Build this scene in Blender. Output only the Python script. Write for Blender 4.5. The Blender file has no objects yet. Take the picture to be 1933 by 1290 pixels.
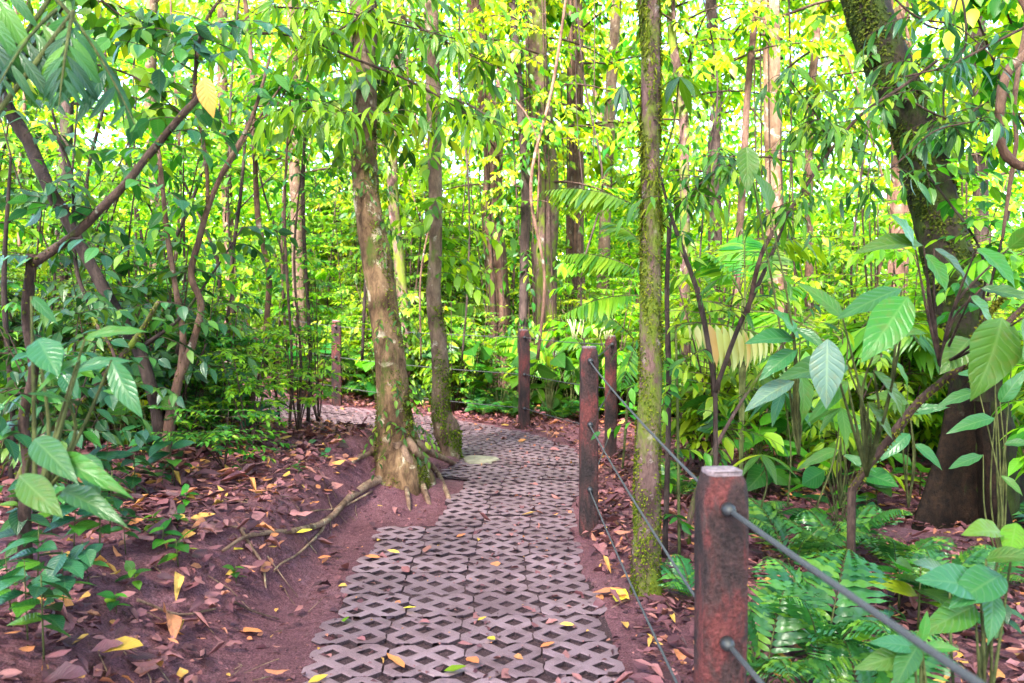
import bpy, math
import numpy as np
from mathutils import Vector

S = bpy.context.scene
COL = S.collection
R = math.radians
F = 1503.0          # focal length in photo pixels
CAMZ = 1.4

# ---------------------------------------------------------------- camera, world, sun, exposure
cam_d = bpy.data.cameras.new("camera"); cam = bpy.data.objects.new("camera", cam_d); COL.objects.link(cam)
cam.location = (0, 0, CAMZ); cam.rotation_euler = (R(90 - 1.94), 0, 0)
cam_d.sensor_width = 36; cam_d.lens = 28; cam_d.clip_start = 0.05; cam_d.clip_end = 4000
cam_d.dof.use_dof = True; cam_d.dof.focus_distance = 4.6; cam_d.dof.aperture_fstop = 3.6
S.camera = cam
SUN_EL, SUN_AZ = 50.0, 205.0      # azimuth clockwise from +Y: behind the viewer
w = bpy.data.worlds.new("World"); S.world = w; w.use_nodes = True
nt = w.node_tree; bg = nt.nodes["Background"]
sky = nt.nodes.new("ShaderNodeTexSky"); sky.sky_type = 'NISHITA'; sky.sun_disc = False
sky.sun_elevation = R(SUN_EL); sky.sun_rotation = R(SUN_AZ); sky.air_density = 1.0; sky.dust_density = 1.5; sky.ozone_density = 1.0
nt.links.new(sky.outputs[0], bg.inputs[0]); bg.inputs[1].default_value = 0.15
sd = bpy.data.lights.new("sun", 'SUN'); sd.energy = 5.0; sd.angle = R(14); sd.color = (1.0, 0.95, 0.86)
sun = bpy.data.objects.new("sun", sd); COL.objects.link(sun)
sv = Vector((math.sin(R(SUN_AZ)) * math.cos(R(SUN_EL)), math.cos(R(SUN_AZ)) * math.cos(R(SUN_EL)), math.sin(R(SUN_EL))))
sun.rotation_euler = sv.to_track_quat('Z', 'Y').to_euler()
S.view_settings.view_transform = 'Standard'; S.view_settings.look = 'None'
S.view_settings.exposure = 3.42; S.view_settings.gamma = 1.0
S.cycles.max_bounces = 8; S.cycles.diffuse_bounces = 5; S.cycles.transmission_bounces = 5
S.cycles.glossy_bounces = 2; S.cycles.transparent_max_bounces = 6
S.cycles.sample_clamp_indirect = 6; S.cycles.caustics_reflective = False; S.cycles.caustics_refractive = False
S.cycles.use_denoising = True

# ---------------------------------------------------------------- mesh helpers
class MB:
    """collects faces and builds ONE mesh object"""
    def __init__(s): s.V = []; s.L = []; s.T = []; s.M = []; s.U = []; s.n = 0
    def add(s, V, faces, mat=0, uv=None):
        V = np.asarray(V, float).reshape(-1, 3)
        lt = np.array([len(f) for f in faces], int); lv = np.array([i for f in faces for i in f], int)
        s.V.append(V); s.L.append(lv + s.n); s.T.append(lt); s.M.append(np.full(len(lt), mat))
        s.U.append(np.zeros((len(lv), 2)) if uv is None else np.asarray(uv)[lv]); s.n += len(V)
    def inst(s, tp, P, Rm, Sc, mat=0):
        """tp=(V,lv,lt,uv); P (N,3), Rm (N,3,3) columns side/dir/normal, Sc (N,) or (N,3)"""
        V, lv, lt, uv = tp; P = np.asarray(P, float); N = len(P)
        if N == 0: return
        Sc = np.asarray(Sc, float); Sc = np.repeat(Sc[:, None], 3, 1) if Sc.ndim == 1 else Sc
        W = np.einsum('nij,nkj->nki', Rm, V[None] * Sc[:, None, :]) + P[:, None, :]
        k = len(V); off = (np.arange(N) * k)[:, None] + s.n
        s.V.append(W.reshape(-1, 3)); s.L.append((lv[None] + off).ravel()); s.T.append(np.tile(lt, N))
        s.M.append(np.full(N * len(lt), mat) if np.isscalar(mat) else np.repeat(mat, len(lt)))
        s.U.append(np.tile(uv[lv], (N, 1))); s.n += N * k
    def build(s, name, mats, parent=None, origin=(0, 0, 0), smooth=True):
        me = bpy.data.meshes.new(name)
        V = np.concatenate(s.V) - np.asarray(origin, float); L = np.concatenate(s.L); T = np.concatenate(s.T); M = np.concatenate(s.M)
        me.vertices.add(len(V)); me.vertices.foreach_set("co", V.astype(np.float32).ravel())
        me.loops.add(len(L)); me.loops.foreach_set("vertex_index", L.astype(np.int32))
        me.polygons.add(len(T)); me.polygons.foreach_set("loop_start", np.concatenate([[0], np.cumsum(T)[:-1]]).astype(np.int32))
        me.polygons.foreach_set("material_index", M.astype(np.int32)); me.polygons.foreach_set("use_smooth", np.full(len(T), smooth))
        uv = me.uv_layers.new(name="UVMap"); uv.data.foreach_set("uv", np.concatenate(s.U).astype(np.float32).ravel())
        for m in (mats if isinstance(mats, (list, tuple)) else [mats]): me.materials.append(m)
        me.update(calc_edges=True)
        o = bpy.data.objects.new(name, me); COL.objects.link(o)
        if parent is not None: o.parent = parent
        else: o.location = origin
        return o

def norm(v): v = np.asarray(v, float); return v / (np.linalg.norm(v, axis=-1, keepdims=True) + 1e-12)
def frames(D, Nn):
    """rotation matrices, columns side, dir, normal"""
    D = norm(D); Sd = norm(np.cross(D, Nn)); Nn = np.cross(Sd, D)
    return np.stack([Sd, D, Nn], -1)
def leaf_tp(n=6, wid=0.42, fold=0.18, droop=0.25, peak=0.42, wave=0.0, sharp=1.0):
    """unit-length leaf along +Y: three verts across, folded on the midrib, tip drooping"""
    V = [(0, 0, 0)]; U = [(0, 0)]; f = []
    prev = None
    for i in range(1, n):
        t = i / n
        ww = wid * 0.5 * (math.sin(math.pi * t ** (math.log(.5) / math.log(peak)))) ** sharp
        z = -droop * t * t; c = len(V); wv = wave * math.sin(t * 19)
        V += [(-ww, t, z + fold * ww + wv), (0, t, z), (ww, t, z + fold * ww - wv)]; U += [(-1, t), (0, t), (1, t)]
        if prev is None: f += [(0, c + 1, c), (0, c + 2, c + 1)]
        else: f += [(prev, prev + 1, c + 1, c), (prev + 1, prev + 2, c + 2, c + 1)]
        prev = c
    c = len(V); V.append((0, 1, -droop)); U.append((0, 1)); f += [(prev, prev + 1, c), (prev + 1, prev + 2, c)]
    return np.array(V, float), np.array([i for q in f for i in q]), np.array([len(q) for q in f]), np.array(U, float)
def merge_tp(parts):
    V, Lv, Lt, U, n = [], [], [], [], 0
    for v, lv, lt, u in parts: V.append(v); Lv.append(lv + n); Lt.append(lt); U.append(u); n += len(v)
    return np.concatenate(V), np.concatenate(Lv), np.concatenate(Lt), np.concatenate(U)
LEAF_HI = leaf_tp(9, .44, .22, .28, .42, .006)
LEAF_OV = leaf_tp(9, .58, .2, .22, .40, .008)
LEAF_MD = leaf_tp(4, .42, .2, .25, .4)
LEAF_LO = leaf_tp(2, .5, .25, .22, .45)
LEAF_NARROW = leaf_tp(6, .17, .25, .3, .4)
LEAF_LONG = leaf_tp(7, .24, .25, .34, .45)
LEAF_DEAD = leaf_tp(5, .5, .5, -.18, .45, .03)

def catmull(P, m=6):
    P = np.asarray(P, float)
    if len(P) < 3:
        t = np.linspace(0, 1, m + 1)[:, None]; return P[0] * (1 - t) + P[-1] * t
    Q = np.vstack([2 * P[0] - P[1], P, 2 * P[-1] - P[-2]]); out = []
    for i in range(1, len(Q) - 2):
        for k in range(m):
            t = k / m; a, b, c, d = Q[i - 1], Q[i], Q[i + 1], Q[i + 2]
            out.append(.5 * (2 * b + (c - a) * t + (2 * a - 5 * b + 4 * c - d) * t * t + (3 * b - a - 3 * c + d) * t ** 3))
    out.append(Q[-2]); return np.array(out)
def tube(mb, P, rad, seg=8, mat=0, rough=0.0, rng=None, cap=True, lobes=None):
    P = np.asarray(P, float); n = len(P); rad = np.interp(np.linspace(0, 1, n), np.linspace(0, 1, len(np.atleast_1d(rad))), np.atleast_1d(rad))
    T = norm(np.gradient(P, axis=0)); ref = np.array([1.0, 0, 0]) if abs(T[:, 0]).mean() < .8 else np.array([0, 0, 1.0])
    A = norm(ref - (T @ ref)[:, None] * T); B = np.cross(T, A)
    th = np.arange(seg) * 2 * math.pi / seg
    rr = np.repeat(rad[:, None], seg, 1)
    if rough and rng is not None:
        low = rng.normal(0, 1, (n, seg)); low = (low + np.roll(low, 1, 0) + np.roll(low, 1, 1)) / 1.7
        rr = rr * (1 + rough * low)
    if lobes is not None: rr = rr * lobes(np.linspace(0, 1, n)[:, None], th[None])
    V = P[:, None] + rr[..., None] * (np.cos(th)[None, :, None] * A[:, None] + np.sin(th)[None, :, None] * B[:, None])
    i = np.arange(n - 1)[:, None] * seg; j = np.arange(seg)[None]; j2 = (j + 1) % seg
    q = np.stack([i + j, i + j2, i + seg + j2, i + seg + j], -1).reshape(-1, 4)
    fs = [tuple(x) for x in q]
    V = V.reshape(-1, 3)
    if cap: fs.append(tuple(range((n - 1) * seg, n * seg))); fs.append(tuple(range(seg - 1, -1, -1)))
    mb.add(V, fs, mat)
def box_tapered(mb, cx, cy, z0, z1, w0, d0, bev=.012, top=None, rot=0, mat=0, jit=0, rng=None):
    """post: chamfered square section in rings; top = list of (z, scale)"""
    def ring(z, s):
        a, b, c = w0 / 2 * s, d0 / 2 * s, bev
        p = [(-a + c, -b), (a - c, -b), (a, -b + c), (a, b - c), (a - c, b), (-a + c, b), (-a, b - c), (-a, -b + c)]
        cr, sr = math.cos(rot), math.sin(rot)
        return [(cx + x * cr - y * sr, cy + x * sr + y * cr, z) for x, y in p]
    zs = [(z, 1.0) for z in np.linspace(z0, z1, 14)[:-1]] + (top or [(z1, 1)])
    V = []
    for z, s in zs:
        r_ = ring(z, s)
        if jit: r_ = [tuple(np.array(p) + rng.normal(0, jit, 3)) for p in r_]
        V += r_
    n = len(zs); f = [(i * 8 + j, i * 8 + (j + 1) % 8, (i + 1) * 8 + (j + 1) % 8, (i + 1) * 8 + j) for i in range(n - 1) for j in range(8)]
    f += [tuple(range((n - 1) * 8, n * 8))]
    mb.add(V, f, mat)

# ---------------------------------------------------------------- things, labels, copies
def empty(name, loc=(0, 0, 0), rz=0):
    o = bpy.data.objects.new(name, None); COL.objects.link(o); o.location = loc; o.rotation_euler = (0, 0, rz); o.empty_display_size = .1; return o
def tag(o, label=None, cat=None, group=None, kind=None):
    if label: o["label"] = label
    if cat: o["category"] = cat
    if group: o["group"] = group
    if kind: o["kind"] = kind
    return o
KIDS = {}
def kids(o): return [c for c in bpy.data.objects if c.parent == o]
def copy_tree(o, ch=None, parent=None):
    c = o.copy(); COL.objects.link(c)
    if parent is not None: c.parent = parent
    for k in (ch if ch is not None else kids(o)): copy_tree(k, [], c)
    return c
ORD = "leftmost second third fourth fifth sixth seventh eighth ninth tenth eleventh twelfth thirteenth fourteenth fifteenth sixteenth seventeenth eighteenth nineteenth twentieth".split()

# ---------------------------------------------------------------- materials
def mat(name):
    m = bpy.data.materials.new(name); m.use_nodes = True; n = m.node_tree.nodes; l = m.node_tree.links
    return m, n, l, n["Principled BSDF"], n["Material Output"]
def ramp(n, stops, interp='LINEAR'):
    r = n.new("ShaderNodeValToRGB"); r.color_ramp.interpolation = interp; e = r.color_ramp.elements
    while len(e) < len(stops): e.new(0.5)
    for k, (p, c) in enumerate(stops): e[k].position = p; e[k].color = (*c, 1)
    return r
def noise(n, l, scale, detail=4, rough=.6, coord=None, dist=0):
    t = n.new("ShaderNodeTexNoise"); t.inputs["Scale"].default_value = scale; t.inputs["Detail"].default_value = detail
    t.inputs["Roughness"].default_value = rough; t.inputs["Distortion"].default_value = dist
    if coord is not None: l.new(coord, t.inputs["Vector"])
    return t
def coords(n, l, which="Object", scale=(1, 1, 1)):
    tc = n.new("ShaderNodeTexCoord"); mp = n.new("ShaderNodeMapping"); mp.inputs["Scale"].default_value = scale
    l.new(tc.outputs[which], mp.inputs["Vector"]); return mp.outputs[0]
def mixc(n, l, fac, a, b, mode='MIX'):
    m = n.new("ShaderNodeMix"); m.data_type = 'RGBA'; m.blend_type = mode
    for s, v in ((m.inputs[0], fac), (m.inputs[6], a), (m.inputs[7], b)):
        if isinstance(v, (int, float)): s.default_value = v
        elif isinstance(v, tuple): s.default_value = (*v, 1)
        else: l.new(v, s)
    return m.outputs[2]
def bump(n, l, h, st, dist=.01):
    b = n.new("ShaderNodeBump"); b.inputs["Strength"].default_value = st; b.inputs["Distance"].default_value = dist; l.new(h, b.inputs["Height"]); return b.outputs[0]
def sepx(n, l, sock):
    s = n.new("ShaderNodeSeparateXYZ"); l.new(sock, s.inputs[0]); return s.outputs
def math_(n, l, op, a, b=0.0, c=None):
    m = n.new("ShaderNodeMath"); m.operation = op
    for s, v in zip(m.inputs, (a, b, c)):
        if v is None: continue
        if isinstance(v, (int, float)): s.default_value = v
        else: l.new(v, s)
    return m.outputs[0]

def leaf_mat(name, stops, trans=(1.5, 1.35, .6), tf=.45, rough=.38, veins=0.0, spec=.5, nveins=9, dead=0.0, spots=False):
    m, n, l, p, out = mat(name)
    g = n.new("ShaderNodeNewGeometry"); r = ramp(n, stops); l.new(g.outputs["Random Per Island"], r.inputs[0])
    oi = n.new("ShaderNodeObjectInfo")
    hs = n.new("ShaderNodeHueSaturation"); l.new(r.outputs[0], hs.inputs["Color"])
    l.new(math_(n, l, 'MULTIPLY_ADD', oi.outputs["Random"], .05, .475), hs.inputs["Hue"])
    l.new(math_(n, l, 'MULTIPLY_ADD', oi.outputs["Random"], .4, .8), hs.inputs["Value"])
    col = hs.outputs[0]
    if veins or dead:
        uv = n.new("ShaderNodeTexCoord"); o = sepx(n, l, uv.outputs["UV"])
        au = math_(n, l, 'ABSOLUTE', o[0]); v = math_(n, l, 'MULTIPLY_ADD', au, -.22, o[1])
        s = math_(n, l, 'PINGPONG', math_(n, l, 'MULTIPLY', v, nveins), .5)     # 0 at each side vein
        mid = math_(n, l, 'MULTIPLY', au, 3.0)
        h = math_(n, l, 'MINIMUM', math_(n, l, 'MULTIPLY', s, 4.0), mid); h = math_(n, l, 'MINIMUM', h, 1.0)
        l.new(bump(n, l, h, .45, .003), p.inputs["Normal"])
        lv = math_(n, l, 'SUBTRACT', 1.0, math_(n, l, 'MINIMUM', math_(n, l, 'MULTIPLY', math_(n, l, 'MINIMUM', math_(n, l, 'MULTIPLY', s, 1.5), au), 9.0), 1.0))
        col = mixc(n, l, math_(n, l, 'MULTIPLY', lv, veins), col, (.30, .40, .16) if not dead else (.35, .2, .1))
    if dead or spots:
        nz = noise(n, l, 30, 4, .7, coords(n, l)); rr = ramp(n, [(.5, (0, 0, 0)), (.68, (1, 1, 1))]); l.new(nz.outputs[0], rr.inputs[0])
        col = mixc(n, l, math_(n, l, 'MULTIPLY', rr.outputs[0], dead or .35), col, (.05, .028, .03) if dead else (.12, .10, .02))
    l.new(col, p.inputs["Base Color"]); p.inputs["Roughness"].default_value = rough; p.inputs["Specular IOR Level"].default_value = spec
    if tf > 0:
        t = n.new("ShaderNodeBsdfTranslucent"); mc = mixc(n, l, 1.0, col, trans, 'MULTIPLY'); l.new(mc, t.inputs[0])
        ms = n.new("ShaderNodeMixShader"); ms.inputs[0].default_value = tf; l.new(p.outputs[0], ms.inputs[1]); l.new(t.outputs[0], ms.inputs[2]); l.new(ms.outputs[0], out.inputs[0])
    return m
M = {}
# green leaves: deep, mid and sunny kinds
M['deep'] = leaf_mat("deep green leaves", [(0, (.006, .045, .016)), (.45, (.014, .085, .024)), (.8, (.04, .14, .02)), (1, (.09, .20, .015))], tf=.35, rough=.33, veins=.12, spec=.45)
M['mid'] = leaf_mat("green leaves", [(0, (.008, .055, .008)), (.35, (.028, .12, .008)), (.75, (.085, .23, .008)), (1, (.24, .33, .01))], tf=.45, veins=.12, spec=.4, rough=.36)
M['lime'] = leaf_mat("lime leaves", [(0, (.03, .12, .006)), (.35, (.10, .24, .006)), (.8, (.20, .36, .008)), (1, (.27, .38, .01))], tf=.5, veins=.1, spec=.35)
M['big'] = leaf_mat("large green leaves", [(0, (.015, .08, .015)), (.5, (.035, .13, .015)), (1, (.07, .19, .012))], tf=.4, veins=.16, spec=.4, rough=.4, spots=True)
M['biglime'] = leaf_mat("large lime leaves", [(0, (.06, .18, .008)), (1, (.16, .28, .01))], tf=.5, veins=.16, spec=.35, rough=.42, spots=True)
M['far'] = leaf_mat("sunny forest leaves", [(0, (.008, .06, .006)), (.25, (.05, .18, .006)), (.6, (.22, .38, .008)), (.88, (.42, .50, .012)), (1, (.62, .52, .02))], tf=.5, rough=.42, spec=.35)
M['pale'] = leaf_mat("silvery underside leaves", [(0, (.035, .09, .055)), (1, (.075, .13, .10))], tf=.25, rough=.45, veins=.25, spec=.4, spots=True)
M['fern'] = leaf_mat("fern green", [(0, (.012, .075, .02)), (.6, (.04, .16, .028)), (1, (.13, .26, .02))], tf=.4, rough=.33, spec=.5)
M['palm'] = leaf_mat("palm green", [(0, (.03, .14, .01)), (.6, (.10, .26, .012)), (1, (.24, .38, .02))], tf=.5, rough=.35)
M['drypalm'] = leaf_mat("faded palm", [(0, (.42, .46, .16)), (.8, (.52, .50, .24)), (1, (.5, .24, .08))], tf=.4, rough=.5)
M['dead'] = leaf_mat("dead leaves", [(0, (.035, .012, .018)), (.3, (.10, .034, .042)), (.6, (.20, .07, .075)), (.82, (.31, .13, .12)), (.94, (.44, .17, .06)), (1, (.5, .32, .06))], tf=.12, rough=.5, dead=.5, spec=.25)
M['orange'] = leaf_mat("orange fallen leaves", [(0, (.40, .13, .05)), (.5, (.58, .22, .06)), (.8, (.60, .32, .06)), (1, (.62, .46, .06))], tf=.15, rough=.5, dead=.25)
M['yellowleaf'] = leaf_mat("yellow leaf", [(0, (.6, .42, .03)), (1, (.65, .5, .06))], tf=.4, rough=.5, dead=.2)
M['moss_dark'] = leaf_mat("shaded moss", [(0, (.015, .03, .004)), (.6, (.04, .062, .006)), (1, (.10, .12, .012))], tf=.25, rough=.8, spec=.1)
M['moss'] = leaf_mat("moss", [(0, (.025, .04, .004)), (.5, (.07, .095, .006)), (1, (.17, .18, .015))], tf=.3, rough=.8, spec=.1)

def bark_mat(name, c1, c2, lich=(.45, .42, .36), lf=.6, moss=None, mf=.5, sc=1.0, bp=.6, stretch=.35, rough=.8):
    m, n, l, p, out = mat(name); co = coords(n, l, "Object", (sc, sc, sc * stretch)); co1 = coords(n, l, "Object", (sc, sc, sc))
    a = noise(n, l, 17, 8, .78, co, .3); r1 = ramp(n, [(.36, c1), (.62, c2)]); l.new(a.outputs[0], r1.inputs[0]); col = r1.outputs[0]
    b = noise(n, l, 7, 5, .65, co1, .4); r2 = ramp(n, [(lf, (0, 0, 0)), (lf + .07, (1, 1, 1))]); l.new(b.outputs[0], r2.inputs[0])
    col = mixc(n, l, r2.outputs[0], col, lich)
    dk = noise(n, l, 3.2, 3, .6, co1); r4 = ramp(n, [(.36, (.45, .42, .42)), (.55, (1, 1, 1))]); l.new(dk.outputs[0], r4.inputs[0]); col = mixc(n, l, 1.0, col, r4.outputs[0], 'MULTIPLY')
    if moss:
        c = noise(n, l, 5, 5, .7, coords(n, l, "Object", (sc * 1.1, sc * 1.1, sc * .5))); r3 = ramp(n, [(mf, (0, 0, 0)), (mf + .12, (1, 1, 1))]); l.new(c.outputs[0], r3.inputs[0])
        col = mixc(n, l, r3.outputs[0], col, moss)
    l.new(col, p.inputs["Base Color"]); p.inputs["Roughness"].default_value = rough; p.inputs["Specular IOR Level"].default_value = .12
    hgt = math_(n, l, 'ADD', a.outputs[0], math_(n, l, 'MULTIPLY', noise(n, l, 70, 4, .7, co).outputs[0], .6))
    l.new(bump(n, l, hgt, 1.0, .03 * bp), p.inputs["Normal"]); return m
M['bark_main'] = bark_mat("lichen bark", (.045, .022, .013), (.25, .145, .08), (.48, .38, .27), .58, (.06, .085, .012), .54)
M['bark_thin'] = bark_mat("smooth patchy bark", (.08, .045, .035), (.22, .14, .10), (.42, .34, .28), .60, (.09, .12, .02), .56)
M['bark_moss'] = bark_mat("mossy bark", (.045, .025, .025), (.17, .095, .085), (.34, .26, .25), .6, (.10, .13, .015), .47)
M['bark_dark'] = bark_mat("dark wet bark", (.020, .013, .014), (.075, .048, .042), (.14, .15, .12), .68, (.05, .08, .015), .6, bp=.8)
M['bark_brown'] = bark_mat("brown bark", (.07, .035, .028), (.20, .11, .08), (.32, .27, .22), .6, (.09, .12, .02), .62)
M['bark_pink'] = bark_mat("pinkish bark", (.26, .13, .09), (.46, .27, .19), (.62, .52, .46), .56, (.25, .28, .06), .68)
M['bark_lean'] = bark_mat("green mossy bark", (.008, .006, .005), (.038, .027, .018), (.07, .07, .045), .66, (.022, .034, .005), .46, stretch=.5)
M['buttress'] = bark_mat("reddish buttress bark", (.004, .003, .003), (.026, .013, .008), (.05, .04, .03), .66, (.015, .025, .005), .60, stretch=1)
M['root'] = bark_mat("root bark", (.12, .065, .05), (.34, .21, .14), (.42, .38, .22), .6, (.12, .14, .02), .62, sc=1.5)
M['stem'] = bark_mat("green stem", (.05, .06, .02), (.14, .15, .05), (.22, .18, .12), .7, sc=2)
M['twig'] = bark_mat("brown twig", (.035, .02, .02), (.12, .07, .055), (.2, .18, .15), .66, (.08, .1, .02), .64, sc=2)
# ground
m, n, l, p, out = mat("forest soil"); co = coords(n, l)
a = noise(n, l, 1.4, 6, .65, co); b = noise(n, l, 22, 8, .75, co); c = noise(n, l, 110, 6, .85, co)
r1 = ramp(n, [(.3, (.055, .020, .027)), (.5, (.145, .058, .070)), (.7, (.24, .12, .14))]); l.new(math_(n, l, 'ADD', math_(n, l, 'MULTIPLY', a.outputs[0], .45), math_(n, l, 'MULTIPLY', b.outputs[0], .55)), r1.inputs[0])
r2 = ramp(n, [(.38, (.35, .30, .32)), (.52, (.95, .95, .95)), (.68, (1.9, 1.8, 1.8))]); l.new(c.outputs[0], r2.inputs[0])
near = mixc(n, l, 1.0, r1.outputs[0], r2.outputs[0], 'MULTIPLY')
pos = sepx(n, l, co); far = math_(n, l, 'GREATER_THAN', math_(n, l, 'ADD', math_(n, l, 'ABSOLUTE', pos[0]), math_(n, l, 'ABSOLUTE', pos[1])), 70)
gr = ramp(n, [(.3, (.03, .10, .02)), (.7, (.12, .22, .04))]); l.new(noise(n, l, .05, 8, .8, co).outputs[0], gr.inputs[0])
l.new(mixc(n, l, far, near, gr.outputs[0]), p.inputs["Base Color"]); p.inputs["Roughness"].default_value = .8; p.inputs["Specular IOR Level"].default_value = .12
l.new(bump(n, l, math_(n, l, 'ADD', b.outputs[0], math_(n, l, 'MULTIPLY', c.outputs[0], .35)), .9, .03), p.inputs["Normal"]); M['soil'] = m
# pavers
m, n, l, p, out = mat("purple grey concrete"); co = coords(n, l)
a = noise(n, l, 2.2, 5, .6, co); b = noise(n, l, 220, 3, .7, co); g = n.new("ShaderNodeNewGeometry")
r1 = ramp(n, [(.3, (.115, .068, .078)), (.7, (.205, .132, .150))]); l.new(a.outputs[0], r1.inputs[0])
r2 = ramp(n, [(.3, (.62, .62, .62)), (.7, (1.25, 1.22, 1.25))]); l.new(b.outputs[0], r2.inputs[0])
r3 = ramp(n, [(0, (.8, .78, .8)), (1, (1.12, 1.12, 1.12))]); l.new(g.outputs["Random Per Island"], r3.inputs[0])
c1 = mixc(n, l, 1.0, r1.outputs[0], r2.outputs[0], 'MULTIPLY'); c2_ = mixc(n, l, 1.0, c1, r3.outputs[0], 'MULTIPLY'); dn = noise(n, l, 5, 7, .75, co); dr = ramp(n, [(.48, (0, 0, 0)), (.66, (1, 1, 1))]); l.new(dn.outputs[0], dr.inputs[0]); l.new(mixc(n, l, math_(n, l, 'MULTIPLY', dr.outputs[0], .75), c2_, (.075, .040, .046)), p.inputs["Base Color"])
p.inputs["Roughness"].default_value = .62; p.inputs["Specular IOR Level"].default_value = .25; l.new(bump(n, l, b.outputs[0], .7, .004), p.inputs["Normal"]); M['paver'] = m
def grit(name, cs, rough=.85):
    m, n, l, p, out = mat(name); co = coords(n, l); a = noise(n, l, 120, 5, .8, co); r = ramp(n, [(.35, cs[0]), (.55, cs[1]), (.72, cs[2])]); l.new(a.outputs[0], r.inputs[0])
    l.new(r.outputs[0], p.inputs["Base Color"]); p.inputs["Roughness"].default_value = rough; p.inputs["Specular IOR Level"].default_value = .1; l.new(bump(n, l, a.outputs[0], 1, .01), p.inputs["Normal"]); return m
M['hole_shade'] = grit("shade-dark hole walls", ((.02, .012, .015), (.045, .028, .034), (.09, .06, .07)))  # dark colour stands in for the shade inside the paver holes
M['crumb'] = grit("soil crumbs", ((.04, .018, .022), (.12, .055, .062), (.26, .16, .16)))
M['bed'] = grit("dark grit bedding", ((.020, .010, .012), (.060, .032, .036), (.20, .13, .14)))
# post: faded red paint over weathered concrete/wood
m, n, l, p, out = mat("weathered red post"); co = coords(n, l, "Object", (1, 1, .3)); co1 = coords(n, l, "Object", (1, 1, .45))
a = noise(n, l, 9, 6, .7, co, .4); b = noise(n, l, 90, 4, .7, coords(n, l))
r1 = ramp(n, [(.40, (.020, .014, .015)), (.50, (.048, .024, .024)), (.58, (.10, .026, .026)), (.66, (.125, .038, .034)), (.77, (.14, .075, .07))]); l.new(a.outputs[0], r1.inputs[0])
r2 = ramp(n, [(.32, (.45, .42, .42)), (.55, (1, 1, 1)), (.72, (1.6, 1.5, 1.5))]); l.new(b.outputs[0], r2.inputs[0])
c1 = mixc(n, l, 1.0, r1.outputs[0], r2.outputs[0], 'MULTIPLY')
s = noise(n, l, 4, 4, .6, co1); r3 = ramp(n, [(.58, (0, 0, 0)), (.66, (1, 1, 1))]); l.new(s.outputs[0], r3.inputs[0])
l.new(mixc(n, l, math_(n, l, 'MULTIPLY', r3.outputs[0], .6), c1, (.12, .10, .085)), p.inputs["Base Color"]); p.inputs["Roughness"].default_value = .75; p.inputs["Specular IOR Level"].default_value = .15
l.new(bump(n, l, math_(n, l, 'ADD', b.outputs[0], a.outputs[0]), .8, .012), p.inputs["Normal"]); M['post'] = m
def plain(name, c, rough=.6, metal=0, sc=60, var=.3):
    m, n, l, p, out = mat(name); a = noise(n, l, sc, 4, .6, coords(n, l)); r = ramp(n, [(.3, tuple(x * (1 - var) for x in c)), (.7, tuple(min(1, x * (1 + var)) for x in c))])
    l.new(a.outputs[0], r.inputs[0]); l.new(r.outputs[0], p.inputs["Base Color"]); p.inputs["Roughness"].default_value = rough; p.inputs["Metallic"].default_value = metal
    l.new(bump(n, l, a.outputs[0], .4, .003), p.inputs["Normal"]); return m
M['cable'] = plain("steel cable", (.035, .035, .038), .85, 0, 300, .6)
M['rubber'] = plain("black rubber", (.015, .015, .018), .5)
M['posttop'] = plain("worn post top", (.16, .11, .12), .85, 0, 70, .6)
M['slab'] = plain("pale stone", (.20, .17, .12), .9, 0, 12, .4)
M['deadwood'] = plain("broken wood", (.035, .02, .02), .9, 0, 40, .6)
M['flower'] = plain("pale flower spikes", (.60, .58, .28), .6)

# ---------------------------------------------------------------- terrain and path
CL = np.array([(-.08, -3, 0), (-.12, 0, 0), (-.17, 3, 0), (-.22, 5, 0), (-.1, 6.4, 0), (.06, 7.6, 0), (-.22, 8.7, 0.01), (-1.0, 9.7, .03),
               (-2.1, 10.35, .08), (-3.3, 10.8, .14), (-4.4, 11.5, .2), (-5.1, 12.7, .32), (-5.6, 14.2, .52), (-6.2, 16, .85), (-7.4, 18.6, 1.2), (-9.5, 21, 1.4)])
CP = catmull(CL, 8); SEG = np.concatenate([[0], np.cumsum(np.linalg.norm(np.diff(CP[:, :2], axis=0), axis=1))])
TN = norm(np.gradient(CP[:, :2], axis=0)); NR = np.stack([TN[:, 1], -TN[:, 0]], 1)     # NR points to the right of travel
def pathco(x, y):
    x = np.atleast_1d(np.asarray(x, float)).ravel(); y = np.atleast_1d(np.asarray(y, float)).ravel()
    t = np.empty(len(x)); z = np.empty(len(x))
    for i in range(0, len(x), 20000):
        X = np.stack([x[i:i + 20000], y[i:i + 20000]], 1); d = X[:, None] - CP[None, :, :2]
        k = (d ** 2).sum(-1).argmin(1); dd = X - CP[k, :2]; dist = np.linalg.norm(dd, axis=1); sg = np.sign((dd * NR[k]).sum(1))
        t[i:i + 20000] = dist * np.where(sg == 0, 1, sg); z[i:i + 20000] = CP[k, 2]
    return t, z
def ss(a, b, x): q = np.clip((x - a) / (b - a), 0, 1); return q * q * (3 - 2 * q)
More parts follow.
